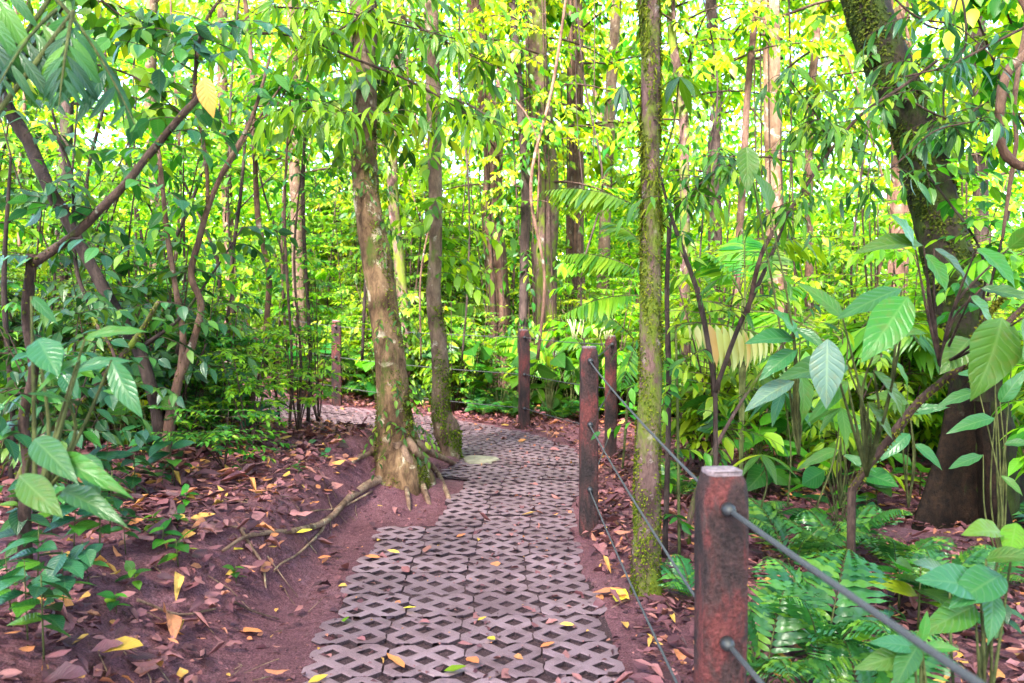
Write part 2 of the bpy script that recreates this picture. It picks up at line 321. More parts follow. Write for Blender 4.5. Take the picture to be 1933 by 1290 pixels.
def gz(x, y):
    x = np.atleast_1d(np.asarray(x, float)); shp = x.shape; x = x.ravel(); y = np.atleast_1d(np.asarray(y, float)).ravel()
    t, z = pathco(x, y); L = -t
    hi = 1.7 - .55 * ss(2.8, 4.2, y)
    q = np.clip((L - .82) / (hi - .82), 0, 1); far_ = 1 - ss(6.9, 8.4, y - .12 * np.clip(-x - 2, 0, 3)); bank = .36 * q * q * (3 - 2 * q) * ss(.5, 2.0, y + .8) * far_
    left = z + np.where(L > .7, bank + .05 * np.clip(L - hi, 0, 12) * (.15 + .85 * far_), 0)
    r = np.clip(t - .65, 0, None)
    right = z - .03 * np.clip(r, 0, 3) - .10 * np.clip(r - 3, 0, 12) - .22 * np.clip(r - 15, 0, 60)
    h = np.where(t < 0, left, right)
    dist = np.hypot(x, y); h = h - .12 * np.clip(dist - 26, 0, 90)
    h = np.maximum(h, -14)
    nz = .022 * np.sin(x * 5.1 + 1.3 * np.sin(y * 3.7)) * np.cos(y * 4.3 + x) + .012 * np.sin(x * 13 + y * 7) * np.cos(y * 15 - x * 6)
    h = h + nz * ss(.62, 1.0, np.abs(t)) * 1.3 - .045 * (np.abs(t) < .60)
    for mx, my, mh, mr in ((-.93, 6.35, .2, .42), (-.68, 7.75, .06, .3), (.665, 3.9, .03, .2)):
        h = h + mh * np.exp(-((x - mx) ** 2 + (y - my) ** 2) / (mr * mr))
    return h.reshape(shp)
def g1(x, y): return float(gz([x], [y])[0])
def P(px, py, d): return np.array([(px - 966) / F * d, d, CAMZ - (py - 594) / F * d])
def proj(p): return 966 + p[0] / p[1] * F, 594 + (CAMZ - p[2]) / p[1] * F
def GH(px, py, dmax=60):
    d = np.concatenate([np.arange(.7, 14, .01), np.arange(14, dmax, .1)]); X = (px - 966) / F * d; Z = CAMZ - (py - 594) / F * d
    k = np.argmax(Z < gz(X, d)); return np.array([X[k], d[k], g1(X[k], d[k])])

nU = 430
u = np.linspace(-1, 1, nU); gx = 1.5 * np.sinh(u * 7.4); gy = 5 + 1.9 * np.sinh(u * 7.1)
XX, YY = np.meshgrid(gx, gy, indexing='ij'); ZZ = gz(XX, YY)
mb = MB(); idx = np.arange(nU * nU).reshape(nU, nU)
q = np.stack([idx[:-1, :-1], idx[1:, :-1], idx[1:, 1:], idx[:-1, 1:]], -1).reshape(-1, 4)
mb.V.append(np.stack([XX, YY, ZZ], -1).reshape(-1, 3)); mb.L.append(q.ravel()); mb.T.append(np.full(len(q), 4)); mb.M.append(np.zeros(len(q), int)); mb.U.append(np.zeros((len(q) * 4, 2))); mb.n = nU * nU
tag(mb.build("ground", M['soil']), "dark purple brown forest soil sloping off on both sides of the paved path", None, None, "structure")

# pavers: diamond lattice blocks laid along the curve
rng = np.random.default_rng(5)
def at_path(s, t):
    x = np.interp(s, SEG, CP[:, 0]); y = np.interp(s, SEG, CP[:, 1]); z = np.interp(s, SEG, CP[:, 2])
    nx = np.interp(s, SEG, NR[:, 0]); ny = np.interp(s, SEG, NR[:, 1]); return np.stack([x + nx * t, y + ny * t, z], -1)
mb = MB(); BW, BD = .318, .312; a4 = .25; hr = .146
row = 0; s = 1.5
while s < SEG[-1] - .5:
    yy = np.interp(s, SEG, CP[:, 1])
    cols = [0, 1, 2, 3]
    if 5.35 < yy < 6.7: cols = [1, 2, 3]
    off = .03 * math.sin(row * 2.3) - (.0 if yy > 5 else .02)
    for cidx in cols:
        V = []; f = []
        dz = rng.normal(0, .003); tl = rng.normal(0, .006, 2); rt = rng.normal(0, .008)
        for m_ in range(-2, 3):
            for n_ in range(-2, 3):
                if (m_ + n_) % 2: continue
                cx, cy = m_ * a4, n_ * a4
                for qx, qy in ((1, 1), (-1, 1), (-1, -1), (1, -1)):
                    if abs(cx + qx * .01) > .5 or abs(cy + qy * .01) > .5: continue
                    o1, o2 = (cx + qx * a4, cy), (cx, cy + qy * a4); i1, i2 = (cx + qx * hr, cy), (cx, cy + qy * hr); k1, k2 = (cx + qx * (hr - .015), cy), (cx, cy + qy * (hr - .015))
                    j1, j2 = (cx + qx * (hr + .022), cy), (cx, cy + qy * (hr + .022))
                    b = len(V); zt = 0.0
                    V += [(*o1, zt), (*o2, zt), (*j2, zt), (*j1, zt), (*i1, -.0035), (*i2, -.0035), (*k1, -.06), (*k2, -.06)]
                    w_ = [(b, b + 1, b + 2, b + 3), (b + 3, b + 2, b + 5, b + 4), (b + 4, b + 5, b + 7, b + 6)]
                    f += w_ if qx * qy > 0 else [tuple(reversed(x)) for x in w_]
        # outer skirt and chamfer between the notches
        cut = [(.5, -.25), (.5, .25), (.25, .5), (-.25, .5), (-.5, .25), (-.5, -.25), (-.25, -.5), (.25, -.5)]
        for k in (1, 3, 5, 7):
            p1, p2 = cut[k], cut[(k + 1) % 8]; b = len(V)
            V += [(*p1, 0), (*p2, 0), (*p2, -.06), (*p1, -.06)]; f.append((b, b + 3, b + 2, b + 1))
        V = np.array(V); V[:, :2] *= .982; jt = rng.normal(0, .007, V.shape); jt[:, 2] *= .25
        x, y = V[:, 0] * BW, V[:, 1] * BD; x, y = x - y * rt, y + x * rt
        tt = (cidx - 1.5) * BW + x + off
        W = at_path(s + y, tt); W[:, 2] += V[:, 2] + .004 + dz + tl[0] * x * 2 + tl[1] * y * 2
        # weld duplicate verts so the block is one island
        key = np.round(V * 1e4).astype(int); _, first, inv = np.unique(key, axis=0, return_index=True, return_inverse=True); inv = inv.ravel()
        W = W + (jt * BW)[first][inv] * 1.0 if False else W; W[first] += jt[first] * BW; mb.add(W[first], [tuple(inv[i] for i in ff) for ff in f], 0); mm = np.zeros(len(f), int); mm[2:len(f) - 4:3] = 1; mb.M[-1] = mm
    s += BD; row += 1
tag(mb.build("paved_path", [M['paver'], M['hole_shade']], smooth=False), "curving path of purple grey diamond lattice concrete pavers", None, None, "structure")

sb = np.linspace(1.4, SEG[-1] - .4, 300); b = MB(); V = np.stack([at_path(sb, np.full(300, tt)) for tt in np.linspace(-.63, .63, 12)], 1); rb = np.random.default_rng(4); V[:, 0:4, :2] = np.where(((V[:, :1, 1] > 5.25) & (V[:, :1, 1] < 6.8))[..., None], V[:, 4:5, :2], V[:, 0:4, :2]); V[..., 2] += -.010 + rb.normal(0, .003, V.shape[:2]); ii = np.arange(300 * 12).reshape(300, 12)
b.add(V.reshape(-1, 3), [tuple(x) for x in np.stack([ii[:-1, :-1], ii[:-1, 1:], ii[1:, 1:], ii[1:, :-1]], -1).reshape(-1, 4)]); tag(b.build("path_bedding", M['bed']), "dark gritty soil filling the holes of the pavers", None, None, "structure")
# ---------------------------------------------------------------- fence
CABZ = []
def post(x, y, ztop, holes, w_, d_, rot, label, hgt=1.25, lean=0):
    t = tag(empty("fence_post", (x, y, ztop - hgt)), label, "fence post", "red fence posts along the path")
    r = np.random.default_rng(int(abs(x * 1000)))
    b = MB(); box_tapered(b, x, y, ztop - hgt - .15, ztop - .1, w_, d_, .012, [(ztop - .1, 1), (ztop - .06, .95), (ztop - .03, .86), (ztop - .012, .77)], rot, 0, .0012, r)
    b.build("shaft", M['post'], t, (x, y, ztop - hgt))
    b = MB(); box_tapered(b, x, y, ztop - .013, ztop, w_ * .775, d_ * .775, .012, [(ztop - .004, .99), (ztop, .9)], rot, 0, .0006, r); b.build("worn_top", M['posttop'], t, (x, y, ztop - hgt))
    for hz in holes:
        for sgn in (-1, 1):
            b = MB(); c0 = np.array([x, y, hz]); dr = np.array([math.sin(-rot) * -1 * 0 + 0.05, sgn * 1.0, 0])
            tube(b, [c0 + dr * (d_ * .5 - .012), c0 + dr * (d_ * .5 + .012), c0 + dr * (d_ * .5 + .03)], [.019, .018, .010], 10)
            b.build("grommet", M['rubber'], t, (x, y, ztop - hgt))
    return t
def pz(px, py, d): return P(px, py, d)[2]
PO = [(.80, -.7, 1.02, (.93, .59, .25)), (.535, 2.02, pz(0, 893, 1.97), (pz(0, 968, 1.95), pz(0, 1228, 1.95), .22)), (.487, 5.03, 1.2, (1.11, .71, .30)),
      (.945, 7.6, 1.2, (1.115, .69, .29)), (.147, 9.6, 1.22, (1.125, .68, .27)), (-2.47, 11.2, 1.32, (1.23, .80, .38)), (-4.28, 12.8, 1.56, (1.45, 1.0, .6))]
lab = ["red fence post just outside the view beside the viewer", "largest weathered red fence post close up with thick cable and black grommet",
       "tall red brown fence post at the paving edge, in front of another post", "red fence post behind the tall one, beside the slim mossy tree",
       "grey brown fence post standing alone on the outside of the bend", "bright red fence post left of the thick root-flared tree", "small far red post half hidden behind left thicket stems"]
for k, (x, y, zt, hs) in enumerate(PO):
    post(x, y, zt, hs, (.12, .115, .112, .115, .125, .135, .13)[k], (.11, .10, .10, .10, .10, .10, .10)[k], (.1, .10, .03, -.12, .25, .1, .5)[k], lab[k], 1.25)
for h, nm in enumerate(("uppermost grey steel cable threaded through all the red posts", "middle grey steel cable threaded through all the red posts", "lowest grey steel cable threaded through all the red posts")):
    b = MB()
    for k in range(len(PO) - 1):
        A = np.array([PO[k][0], PO[k][1], PO[k][3][h]]); B = np.array([PO[k + 1][0], PO[k + 1][1], PO[k + 1][3][h]])
        t = np.linspace(0, 1, 13)[:, None]; Q = A * (1 - t) + B * t; Q[:, 2] -= .035 * np.linalg.norm(B - A) / 3 * 4 * (t * (1 - t))[:, 0] * .6
        tube(b, Q, [.0066 if k == 0 else .0046], 8)
    o = b.build("fence_cable", M['cable'], None, (PO[1][0], PO[1][1], PO[1][3][h])); tag(o, nm, "cable", "fence cables strung between the posts")

# ---------------------------------------------------------------- plant builders
def scatter_leaves(b, rng, P_, D_, tp, size, mat=0, up=(0, 0, 1), tilt=.35, sv=.25, droop=.35):
    """leaves at points P_ growing along D_"""
    N = len(P_);
    if N == 0: return
    D = norm(np.asarray(D_) + rng.normal(0, .22, (N, 3)) - np.array([0, 0, droop]))
    Nn = np.asarray(up, float)[None] + rng.normal(0, tilt, (N, 3))
    b.inst(tp, np.asarray(P_), frames(D, Nn), size * rng.uniform(1 - sv, 1 + sv, N), mat)
def spray(b, bt, rng, p0, d0, length, nleaf, size, tp, mat=0, twig_r=.004, sag=.35, seg=3, flat=True, tmat=0, droop=.35, start=.12):
    """a twig with alternating leaves"""
    d0 = norm(d0); m = 6; t = np.linspace(0, 1, m)[:, None]
    side = norm(np.cross(d0, [0, 0, 1.0]) + 1e-6); bend = rng.normal(0, .12)
    Q = p0 + d0 * t * length + side * bend * length * t ** 2 + np.array([0, 0, -1.0]) * sag * length * t ** 2
    if bt is not None: tube(bt, Q, [twig_r, twig_r * .35], seg, tmat, cap=False)
    tl = np.linspace(start, 1, nleaf); PL = np.stack([np.interp(tl, t[:, 0], Q[:, i]) for i in range(3)], 1)
    T = norm(np.gradient(Q, axis=0)); TL = np.stack([np.interp(tl, t[:, 0], T[:, i]) for i in range(3)], 1)
    sg = np.where(np.arange(nleaf) % 2 == 0, 1, -1)[:, None]; sd = norm(np.cross(TL, [0, 0, 1.0]) + 1e-6)
    D = TL * .55 + sd * sg * np.linspace(1.0, .35, nleaf)[:, None]
    D[-1] = TL[-1]
    scatter_leaves(b, rng, PL, D, tp, size, mat, droop=droop)
    return Q
def origin_of(Q, g=None): return (float(Q[0][0]), float(Q[0][1]), float(Q[0][2]))

def shrub_proto(rng, kind):
    """returns (foliage MB, stem MB) around origin, growing up from z=0"""
    L, T = MB(), MB()
    if kind == 'broad':        # 1.6 m shrub
        for k in range(7):
            a = rng.uniform(0, 6.28); h = rng.uniform(.8, 1.7); out = rng.uniform(.2, .7)
            Q = catmull([(0, 0, 0), (math.cos(a) * out * .3, math.sin(a) * out * .3, h * .5), (math.cos(a) * out, math.sin(a) * out, h)], 4)
            tube(T, Q, [.012, .005], 5, 0)
            for j in range(7):
                i = rng.integers(3, len(Q)); aa = rng.uniform(0, 6.28)
                spray(L, T, rng, Q[i], (math.cos(aa), math.sin(aa), .35), rng.uniform(.3, .55), 9, .15, LEAF_MD)
    elif kind == 'fine':       # airy, layered small leaves, 1.3 m
        for k in range(6):
            a = rng.uniform(0, 6.28); h = rng.uniform(.6, 1.5); out = rng.uniform(.1, .5)
            Q = catmull([(0, 0, 0), (math.cos(a) * out * .5, math.sin(a) * out * .5, h * .5), (math.cos(a) * out, math.sin(a) * out, h)], 4)
            tube(T, Q, [.009, .003], 5, 0)
            for j in range(12):
                i = rng.integers(2, len(Q)); aa = rng.uniform(0, 6.28)
                spray(L, T, rng, Q[i], (math.cos(aa), math.sin(aa), .12), rng.uniform(.25, .5), 17, .055, LEAF_LO, sag=.15, droop=.1, twig_r=.0025)
    elif kind == 'tall':       # slim sapling 4 m with leaves all along
        for k in range(3):
            a = rng.uniform(0, 6.28); h = rng.uniform(3, 4.6); out = rng.uniform(.1, .6)
            Q = catmull([(0, 0, 0), (rng.normal(0, .1), rng.normal(0, .1), h * .3), (math.cos(a) * out * .6, math.sin(a) * out * .6, h * .65), (math.cos(a) * out, math.sin(a) * out, h)], 5)
            tube(T, Q, [.016, .006], 6, 0)
            for j in range(22):
                i = rng.integers(4, len(Q)); aa = rng.uniform(0, 6.28)
                spray(L, T, rng, Q[i], (math.cos(aa), math.sin(aa), .3), rng.uniform(.4, .9), 11, .16, LEAF_MD, sag=.4)
    elif kind == 'herb':       # low clump of long broad leaves on stalks
        for k in range(13):
            a = rng.uniform(0, 6.28); h = rng.uniform(.25, .75); o_ = rng.uniform(.05, .3)
            tip = np.array([math.cos(a) * o_, math.sin(a) * o_, h]); tube(T, catmull([(0, 0, 0), tip * [.4, .4, .6], tip], 3), [.006, .004], 4, 0, cap=False)
            scatter_leaves(L, rng, [tip], [(math.cos(a), math.sin(a), .1)], LEAF_OV, .32, droop=.2)
    elif kind == 'climber':    # leaf curtain 3 m tall for vine-wrapped trunks
        for j in range(60):
            z = rng.uniform(.3, 4.5); aa = rng.uniform(0, 6.28)
            spray(L, T, rng, np.array([math.cos(aa) * .1, math.sin(aa) * .1, z]), (math.cos(aa), math.sin(aa), .1), rng.uniform(.2, .5), 8, .13, LEAF_MD, sag=.8)
    return L, T
def crown_proto(rng, leaf=.17, nb=34, z0=0.0, z1=7.0, rad=2.3):
    L, T = MB(), MB()
    for k in range(nb):
        z = z0 + (z1 - z0) * (k + rng.uniform(0, 1)) / nb; a = k * 2.4 + rng.uniform(-.5, .5); ln = rad * rng.uniform(.45, 1.0) * (1 - .35 * abs((z - z0) / (z1 - z0) - .5))
        t = np.linspace(0, 1, 6)[:, None]; d = np.array([math.cos(a), math.sin(a), rng.uniform(.1, .5)])
        Q = np.array([0, 0, z]) + d * t * ln + np.array([0, 0, -.35]) * ln * t ** 2
        tube(T, Q, [.022, .006], 4, 0, cap=False)
        for j in range(7):
            f = rng.uniform(.2, 1); p = np.array([np.interp(f, t[:, 0], Q[:, i]) for i in range(3)]); aa = a + rng.normal(0, .9)
            spray(L, T, rng, p, (math.cos(aa), math.sin(aa), rng.uniform(-.2, .4)), rng.uniform(.4, .9), 11, leaf * rng.choice([.55, .8, 1.0, 1.25]), LEAF_LO, sag=.45, twig_r=.005)
    return L, T
def frond(L, T, rng, p0, d0, length, n=26, lw=.5, tp=LEAF_NARROW, sag=.45, mat=0, fall=.35, peak=.45, start=.15, tr=.008, tmat=0, curl=.0, up=(0, 0, 1)):
    d0 = norm(d0); m = 12; t = np.linspace(0, 1, m)[:, None]; Q = p0 + d0 * t * length + np.array([0, 0, -1.0]) * sag * length * t ** 2
    tube(T, Q, [tr, tr * .25], 5, tmat, cap=False)
    tl = np.linspace(start, 1, n); PL = np.stack([np.interp(tl, t[:, 0], Q[:, i]) for i in range(3)], 1)
    TT = norm(np.gradient(Q, axis=0)); TL = np.stack([np.interp(tl, t[:, 0], TT[:, i]) for i in range(3)], 1)
    sd = norm(np.cross(TL, np.asarray(up, float)) + 1e-6); prof = np.clip(np.sin(math.pi * ((tl - start) / (1 - start) * .93 + .05) ** (math.log(.5) / math.log(peak))), .12, 1) * lw * length
    for sg in (1, -1):
        D = sd * sg + TL * (.45 + .3 * tl[:, None]) - np.array([0, 0, 1.0]) * fall + rng.normal(0, .04, (n, 3))
        Nn = np.cross(sd * sg, TL) * sg * -1; Nn = np.where(Nn[:, 2:3] < 0, -Nn, Nn) + rng.normal(0, .08, (n, 3))
        L.inst(tp, PL, frames(D, Nn), prof * rng.uniform(.92, 1.08, n), mat)
def pinna_tp(k=11):
    """one side leaflet of a fern: a little comb"""
    parts = []
    v, lv, lt, uv = LEAF_LO
    for i in range(k):
        t = (i + .4) / k; sz = .17 * (1 - t) ** .8 + .02
        for sg in (1, -1):
            a = math.radians(62) * -sg; c, s_ = math.cos(a), math.sin(a)
            W = v * [sz * .75, sz, sz * .4]; W = np.stack([W[:, 0] * c - W[:, 1] * s_, W[:, 0] * s_ + W[:, 1] * c, W[:, 2]], 1); W[:, 1] += t; W[:, 2] -= .2 * t * t
            parts.append((W, lv, lt, uv))
    W = np.array([(-.008, 0, .001), (.008, 0, .001), (0, 1, -.2), (0, .5, -.05)]); parts.append((W, np.array([0, 1, 3, 0, 3, 2]), np.array([3, 3]), np.zeros((4, 2))))
    return merge_tp(parts)
PINNA = leaf_tp(12, .15, .15, .3, .22, .03)
PINNA_LO = leaf_tp(4, .20, .15, .25, .25)
def fern(rng, n=9, length=.6, tp=PINNA, npin=21, spread=.75):
    L, T = MB(), MB()
    for k in range(n):
        a = k * 6.283 / n + rng.uniform(-.35, .35); e = rng.uniform(.9, 2.0)
        frond(L, T, rng, np.zeros(3), (math.cos(a) * spread, math.sin(a) * spread, e), length * rng.uniform(.75, 1.1), npin, .25, tp, .5, fall=.12, peak=.3, start=.14, tr=.004)
    return L, T

# ---------------------------------------------------------------- ground litter
rng = np.random.default_rng(11)
def litter(N, region, size, name, m, label, seed):
    r = np.random.default_rng(seed); x0, x1, y0, y1 = region
    X = r.uniform(x0, x1, N); Y = y0 + (y1 - y0) * r.uniform(0, 1, N) ** 1.35
    t, z = pathco(X, Y); keep = (np.abs(t) > .70) | (r.uniform(0, 1, N) < .075)
    keep &= ~((t < 0) & (t > -1.0) & (r.uniform(0, 1, N) < .93))
    pat = np.sin(X * 2.1 + Y) + np.sin(Y * 2.7 - X * 1.3); keep &= r.uniform(0, 1, N) < np.clip(.75 + .3 * pat, .25, 1)
    vis = np.abs(X) < Y * .72 + .6; keep &= vis
    X, Y, t = X[keep], Y[keep], t[keep]; e = .03; Z = np.where(np.abs(t) < .64, pathco(X, Y)[1] + .010, gz(X, Y) + .016) + r.uniform(0, .04, len(X)) * (np.abs(t) > .7)
    nx = -(gz(X + e, Y) - gz(X - e, Y)) / (2 * e); ny = -(gz(X, Y + e) - gz(X, Y - e)) / (2 * e)
    Nn = np.stack([np.clip(nx, -1, 1), np.clip(ny, -1, 1), np.ones(len(X))], 1) + r.normal(0, .28, (len(X), 3))
    a = r.uniform(0, 6.283, len(X)); D = np.stack([np.cos(a), np.sin(a), r.normal(0, .12, len(X))], 1)
    b = MB(); sz = size * np.exp(r.normal(-.1, .38, len(X))); sc = np.stack([sz * r.uniform(.6, 1.25, len(X)), sz, sz * r.uniform(-.8, 1.9, len(X))], 1); kd = r.integers(0, 4, len(X))
    for j, tp in enumerate((LEAF_DEAD, leaf_tp(5, .36, .9, .3, .5, .05), leaf_tp(4, .62, .3, .4, .35, .06), leaf_tp(3, .3, 1.2, -.3, .6, .02))):
        q_ = kd == j; b.inst(tp, np.stack([X, Y, Z], 1)[q_], frames(D, Nn)[q_], sc[q_])
    o = b.build(name, m); tag(o, label, None, None, "stuff"); return o
litter(150000, (-9, 9, .9, 15), .07, "leaf_litter", M['dead'], "brown and purple dead leaves covering the soil beside the path", 3)

r = np.random.default_rng(8); b = MB(); N = 9000; Y = 1 + 11 * r.uniform(0, 1, N) ** 1.5; X = r.uniform(-4, 4, N); t, _ = pathco(X, Y); k = (np.abs(X) < Y * .7 + .5) & ((t > -2.6) | (r.uniform(0, 1, N) < .4)); X, Y, t = X[k], Y[k], t[k]
onp = np.abs(t) < .66; Z = np.where(onp, pathco(X, Y)[1] + .009, gz(X, Y) + .004); a = r.uniform(0, 6.28, len(X)); sz = np.exp(r.normal(-4.3, .5, len(X)))
b.inst(leaf_tp(3, .7, .5, .2, .5), np.stack([X, Y, Z], 1), frames(np.stack([np.cos(a), np.sin(a), r.normal(0, .2, len(X))], 1), np.array([0, 0, 1.0]) + r.normal(0, .4, (len(X), 3))), sz * 1.3)
for i in range(900):
    x, y = X[i], Y[i]; ln = r.uniform(.04, .22); x1, y1 = x + ln * math.cos(a[i]), y + ln * math.sin(a[i]); xm, ym = (x + x1) / 2 + r.normal(0, .01), (y + y1) / 2 + r.normal(0, .01)
    if abs(t[i]) < .75: continue
    tube(b, [(x, y, g1(x, y) + .012), (xm, ym, g1(xm, ym) + .02), (x1, y1, g1(x1, y1) + .012)], [.0028, .0015], 4, 1, cap=False)
Nc = 16000; Y = 1.5 + 8 * r.uniform(0, 1, Nc) ** 1.6; tt = np.where(r.uniform(0, 1, Nc) < .7, -r.uniform(.60, 1.7, Nc), r.uniform(.60, 1.3, Nc)); kk = np.abs(CP[None, :, 1] - Y[:, None]).argmin(1); Xc = CP[kk, 0] + tt; Zc = gz(Xc, Y)
ov = np.array([(1, 0, 0), (-1, 0, 0), (0, 1, 0), (0, -1, 0), (0, 0, .8), (0, 0, -.8)], float); of = np.array([0, 2, 4, 2, 1, 4, 1, 3, 4, 3, 0, 4]); crumb = (ov, of, np.array([3, 3, 3, 3]), np.zeros((6, 2)))
b.inst(crumb, np.stack([Xc, Y, Zc + .001], 1), frames(r.normal(0, 1, (Nc, 3)), r.normal(0, 1, (Nc, 3))), np.exp(r.normal(-5.6, .45, (Nc, 1))) * r.uniform(.5, 1.4, (Nc, 3)), 2)
tag(b.build("forest_debris", [M['dead'], M['root'], M['crumb']]), "leaf scraps, crumbs and fine twigs strewn over soil and pavers", None, None, "stuff")

# ---------------------------------------------------------------- main trees on the path side
def px_line(pts, m=6):
    """pts: (px, py, d, width_px) -> curve and radii"""
    Q = catmull([P(a, b, d) for a, b, d, w_ in pts], m); rad = np.array([w_ * d / F / 2 for a, b, d, w_ in pts])
    k = np.linspace(0, len(pts) - 1, len(Q)); return Q, np.interp(k, np.arange(len(pts)), rad)
def moss_tufts(L, rng, Q, rad, n, size, side=None, tp=LEAF_LO, hang=.5):
    i = rng.integers(0, len(Q) - 1, n); f = rng.uniform(0, 1, n)[:, None]; C = Q[i] * (1 - f) + Q[i + 1] * f; rr = np.interp(i + f[:, 0], np.arange(len(Q)), np.broadcast_to(rad, (len(Q),)) if np.ndim(rad) == 0 else rad)
    a = rng.uniform(0, 6.283, n) if side is None else rng.normal(side, .7, n)
    o = np.stack([np.cos(a), np.sin(a), np.zeros(n)], 1); pat = np.sin(C[:, 2] * 5 + a * 1.5) + np.sin(C[:, 2] * 11 + a * 2 + 1) + .5 * rng.normal(0, 1, n); k = pat > -.3
    C, o, rr = C[k], o[k], rr[k]
    D = o * .9 + rng.normal(0, .6, o.shape) - np.array([0, 0, hang])
    L.inst(tp, C + o * (rr * .96)[:, None], frames(D, o + .1), size * rng.uniform(.5, 1.4, len(C)))

rng = np.random.default_rng(21)
# thick tree with flared mossy roots, left of the path
pts = [(676, -260, 6.9, 46), (684, -100, 6.8, 48), (688, 0, 6.7, 50), (690, 140, 6.6, 48), (688, 235, 6.5, 46)]
Q1, r1_ = px_line(pts); pts = [(688, 232, 6.5, 46), (688, 330, 6.45, 46), (698, 420, 6.4, 51), (712, 500, 6.35, 56), (727, 620, 6.3, 55), (736, 700, 6.27, 57), (742, 780, 6.25, 66), (747, 835, 6.23, 82), (752, 880, 6.2, 104), (756, 935, 6.2, 122)]
Q2, r2_ = px_line(pts); o0 = (float(Q2[-1][0]), float(Q2[-1][1]), g1(Q2[-1][0], Q2[-1][1]))
tA = tag(empty("tree", o0), "thick lichen-patched tree with flared mossy roots at left edge of path", "tree")
b = MB(); tube(b, Q2, r2_, 28, 0, .025, rng, lobes=lambda t, th: 1 + .12 * t ** 5 * np.cos(5 * th + 1) + .05 * np.cos(3 * th + t * 2)); b.build("trunk", M['bark_main'], tA, o0)
b = MB(); tube(b, Q1, r1_, 18, 0, .03, rng); b.build("upper_trunk", M['bark_thin'], tA, o0)
b = MB()
for k in range(26):
    a = rng.uniform(0, 6.28); c0 = Q2[1] + np.array([math.cos(a) * .082, math.sin(a) * .082, rng.uniform(-.05, .04)])
    tube(b, [c0, c0 + [math.cos(a) * .015, math.sin(a) * .015, rng.uniform(.03, .11)]], [.014, .003], 5)
b.build("broken_collar", M['deadwood'], tA, o0)
def root(parent, o_, pix, r0, r1_v, seed, m='root', lift=.015):
    pts = [GH(px, py) if len(c) == 0 else P(px, py, c[0]) for px, py, *c in pix]; pts = [p + [0, 0, lift] for p in pts]; pts.append(pts[-1] + (pts[-1] - pts[-2]) * .5 - [0, 0, .06])
    Q = catmull(pts, 6); b = MB(); tube(b, Q, [r0, (r0 + r1_v) * .45, r1_v], 10, 0, .06, np.random.default_rng(seed)); return b.build("root", M[m], parent, o_)
root(tA, o0, [(752, 830, 6.16), (768, 872, 6.03), (788, 908), (805, 948)], .042, .016, 1, 'root', .014)
root(tA, o0, [(760, 825, 6.2), (787, 860, 6.08), (822, 895), (842, 935)], .038, .013, 2, 'root', .014)
root(tA, o0, [(762, 820, 6.3), (805, 855, 6.3), (858, 882)], .038, .012, 3, 'root', .014)
root(tA, o0, [(742, 840, 6.1), (735, 895), (690, 925), (655, 950), (615, 990), (560, 1010), (470, 1022)], .042, .008, 4)
root(tA, o0, [(728, 800, 6.2), (702, 858), (670, 872)], .04, .012, 5)
root(tA, o0, [(748, 840, 6.05), (760, 900), (768, 948)], .036, .010, 6)
root(tA, o0, [(612, 992), (600, 1015), (560, 1055), (520, 1080)], .011, .004, 7)
root(tA, o0, [(450, 1010), (470, 1045), (490, 1075), (495, 1110)], .009, .004, 8)
root(tA, o0, [(700, 935), (640, 965), (580, 975)], .008, .004, 9)
b = MB(); moss_tufts(b, rng, Q2, r2_, 9000, .018, side=-.2); moss_tufts(b, rng, Q2[-24:], r2_[-24:], 6000, .016)
b.build("moss", M['moss'], tA, o0)
L, T = MB(), MB()   # climber leaves on the trunk's right side and twigs
for k in range(70):
    i = rng.integers(0, len(Q2) - 8); a = rng.normal(-.6, 1.2); p = Q2[i] + np.array([math.cos(a), math.sin(a), 0]) * r2_[i]
    spray(L, T, rng, p, (math.cos(a), math.sin(a), .1), rng.uniform(.08, .25), 6, .06, LEAF_MD, sag=.8, twig_r=.002)
for k in range(34):
    i = rng.integers(0, len(Q1)); a = rng.uniform(0, 6.28); spray(L, T, rng, Q1[i], (math.cos(a), math.sin(a), .2), rng.uniform(.4, .9), 11, .17, LEAF_MD, sag=.5)
L.build("foliage", M['mid'], tA, o0); T.build("twigs", M['twig'], tA, o0)

# thin tree with swollen foot
pts = [(812, -240, 8.0, 26), (815, 0, 7.9, 26), (818, 150, 7.85, 27), (822, 330, 7.8, 27), (822, 470, 7.8, 24), (818, 560, 7.75, 28), (828, 650, 7.75, 31), (831, 720, 7.7, 32), (830, 775, 7.7, 34), (842, 812, 7.7, 52), (848, 850, 7.7, 40), (850, 885, 7.7, 50)]
Q, rr = px_line(pts); oo = (float(Q[-1][0]), float(Q[-1][1]), g1(Q[-1][0], Q[-1][1]))
tB = tag(empty("tree", oo), "slim pale-barked tree with swollen mossy foot, right of the thick rooted tree", "tree")
b = MB(); tube(b, Q, rr, 18, 0, .035, rng); b.build("trunk", M['bark_thin'], tB, oo)
b = MB(); moss_tufts(b, rng, Q[-36:], rr[-36:], 2600, .026, side=-.6); moss_tufts(b, rng, Q[-22:-8], rr[-22:-8], 900, .03); b.build("moss", M['moss'], tB, oo)
L, T = MB(), MB()
for k in range(34):
    i = rng.integers(0, 28); a = rng.uniform(0, 6.28); spray(L, T, rng, Q[i], (math.cos(a), math.sin(a), .2), rng.uniform(.4, .9), 10, .16, LEAF_MD, sag=.5)
L.build("foliage", M['lime'], tB, oo); T.build("twigs", M['twig'], tB, oo)

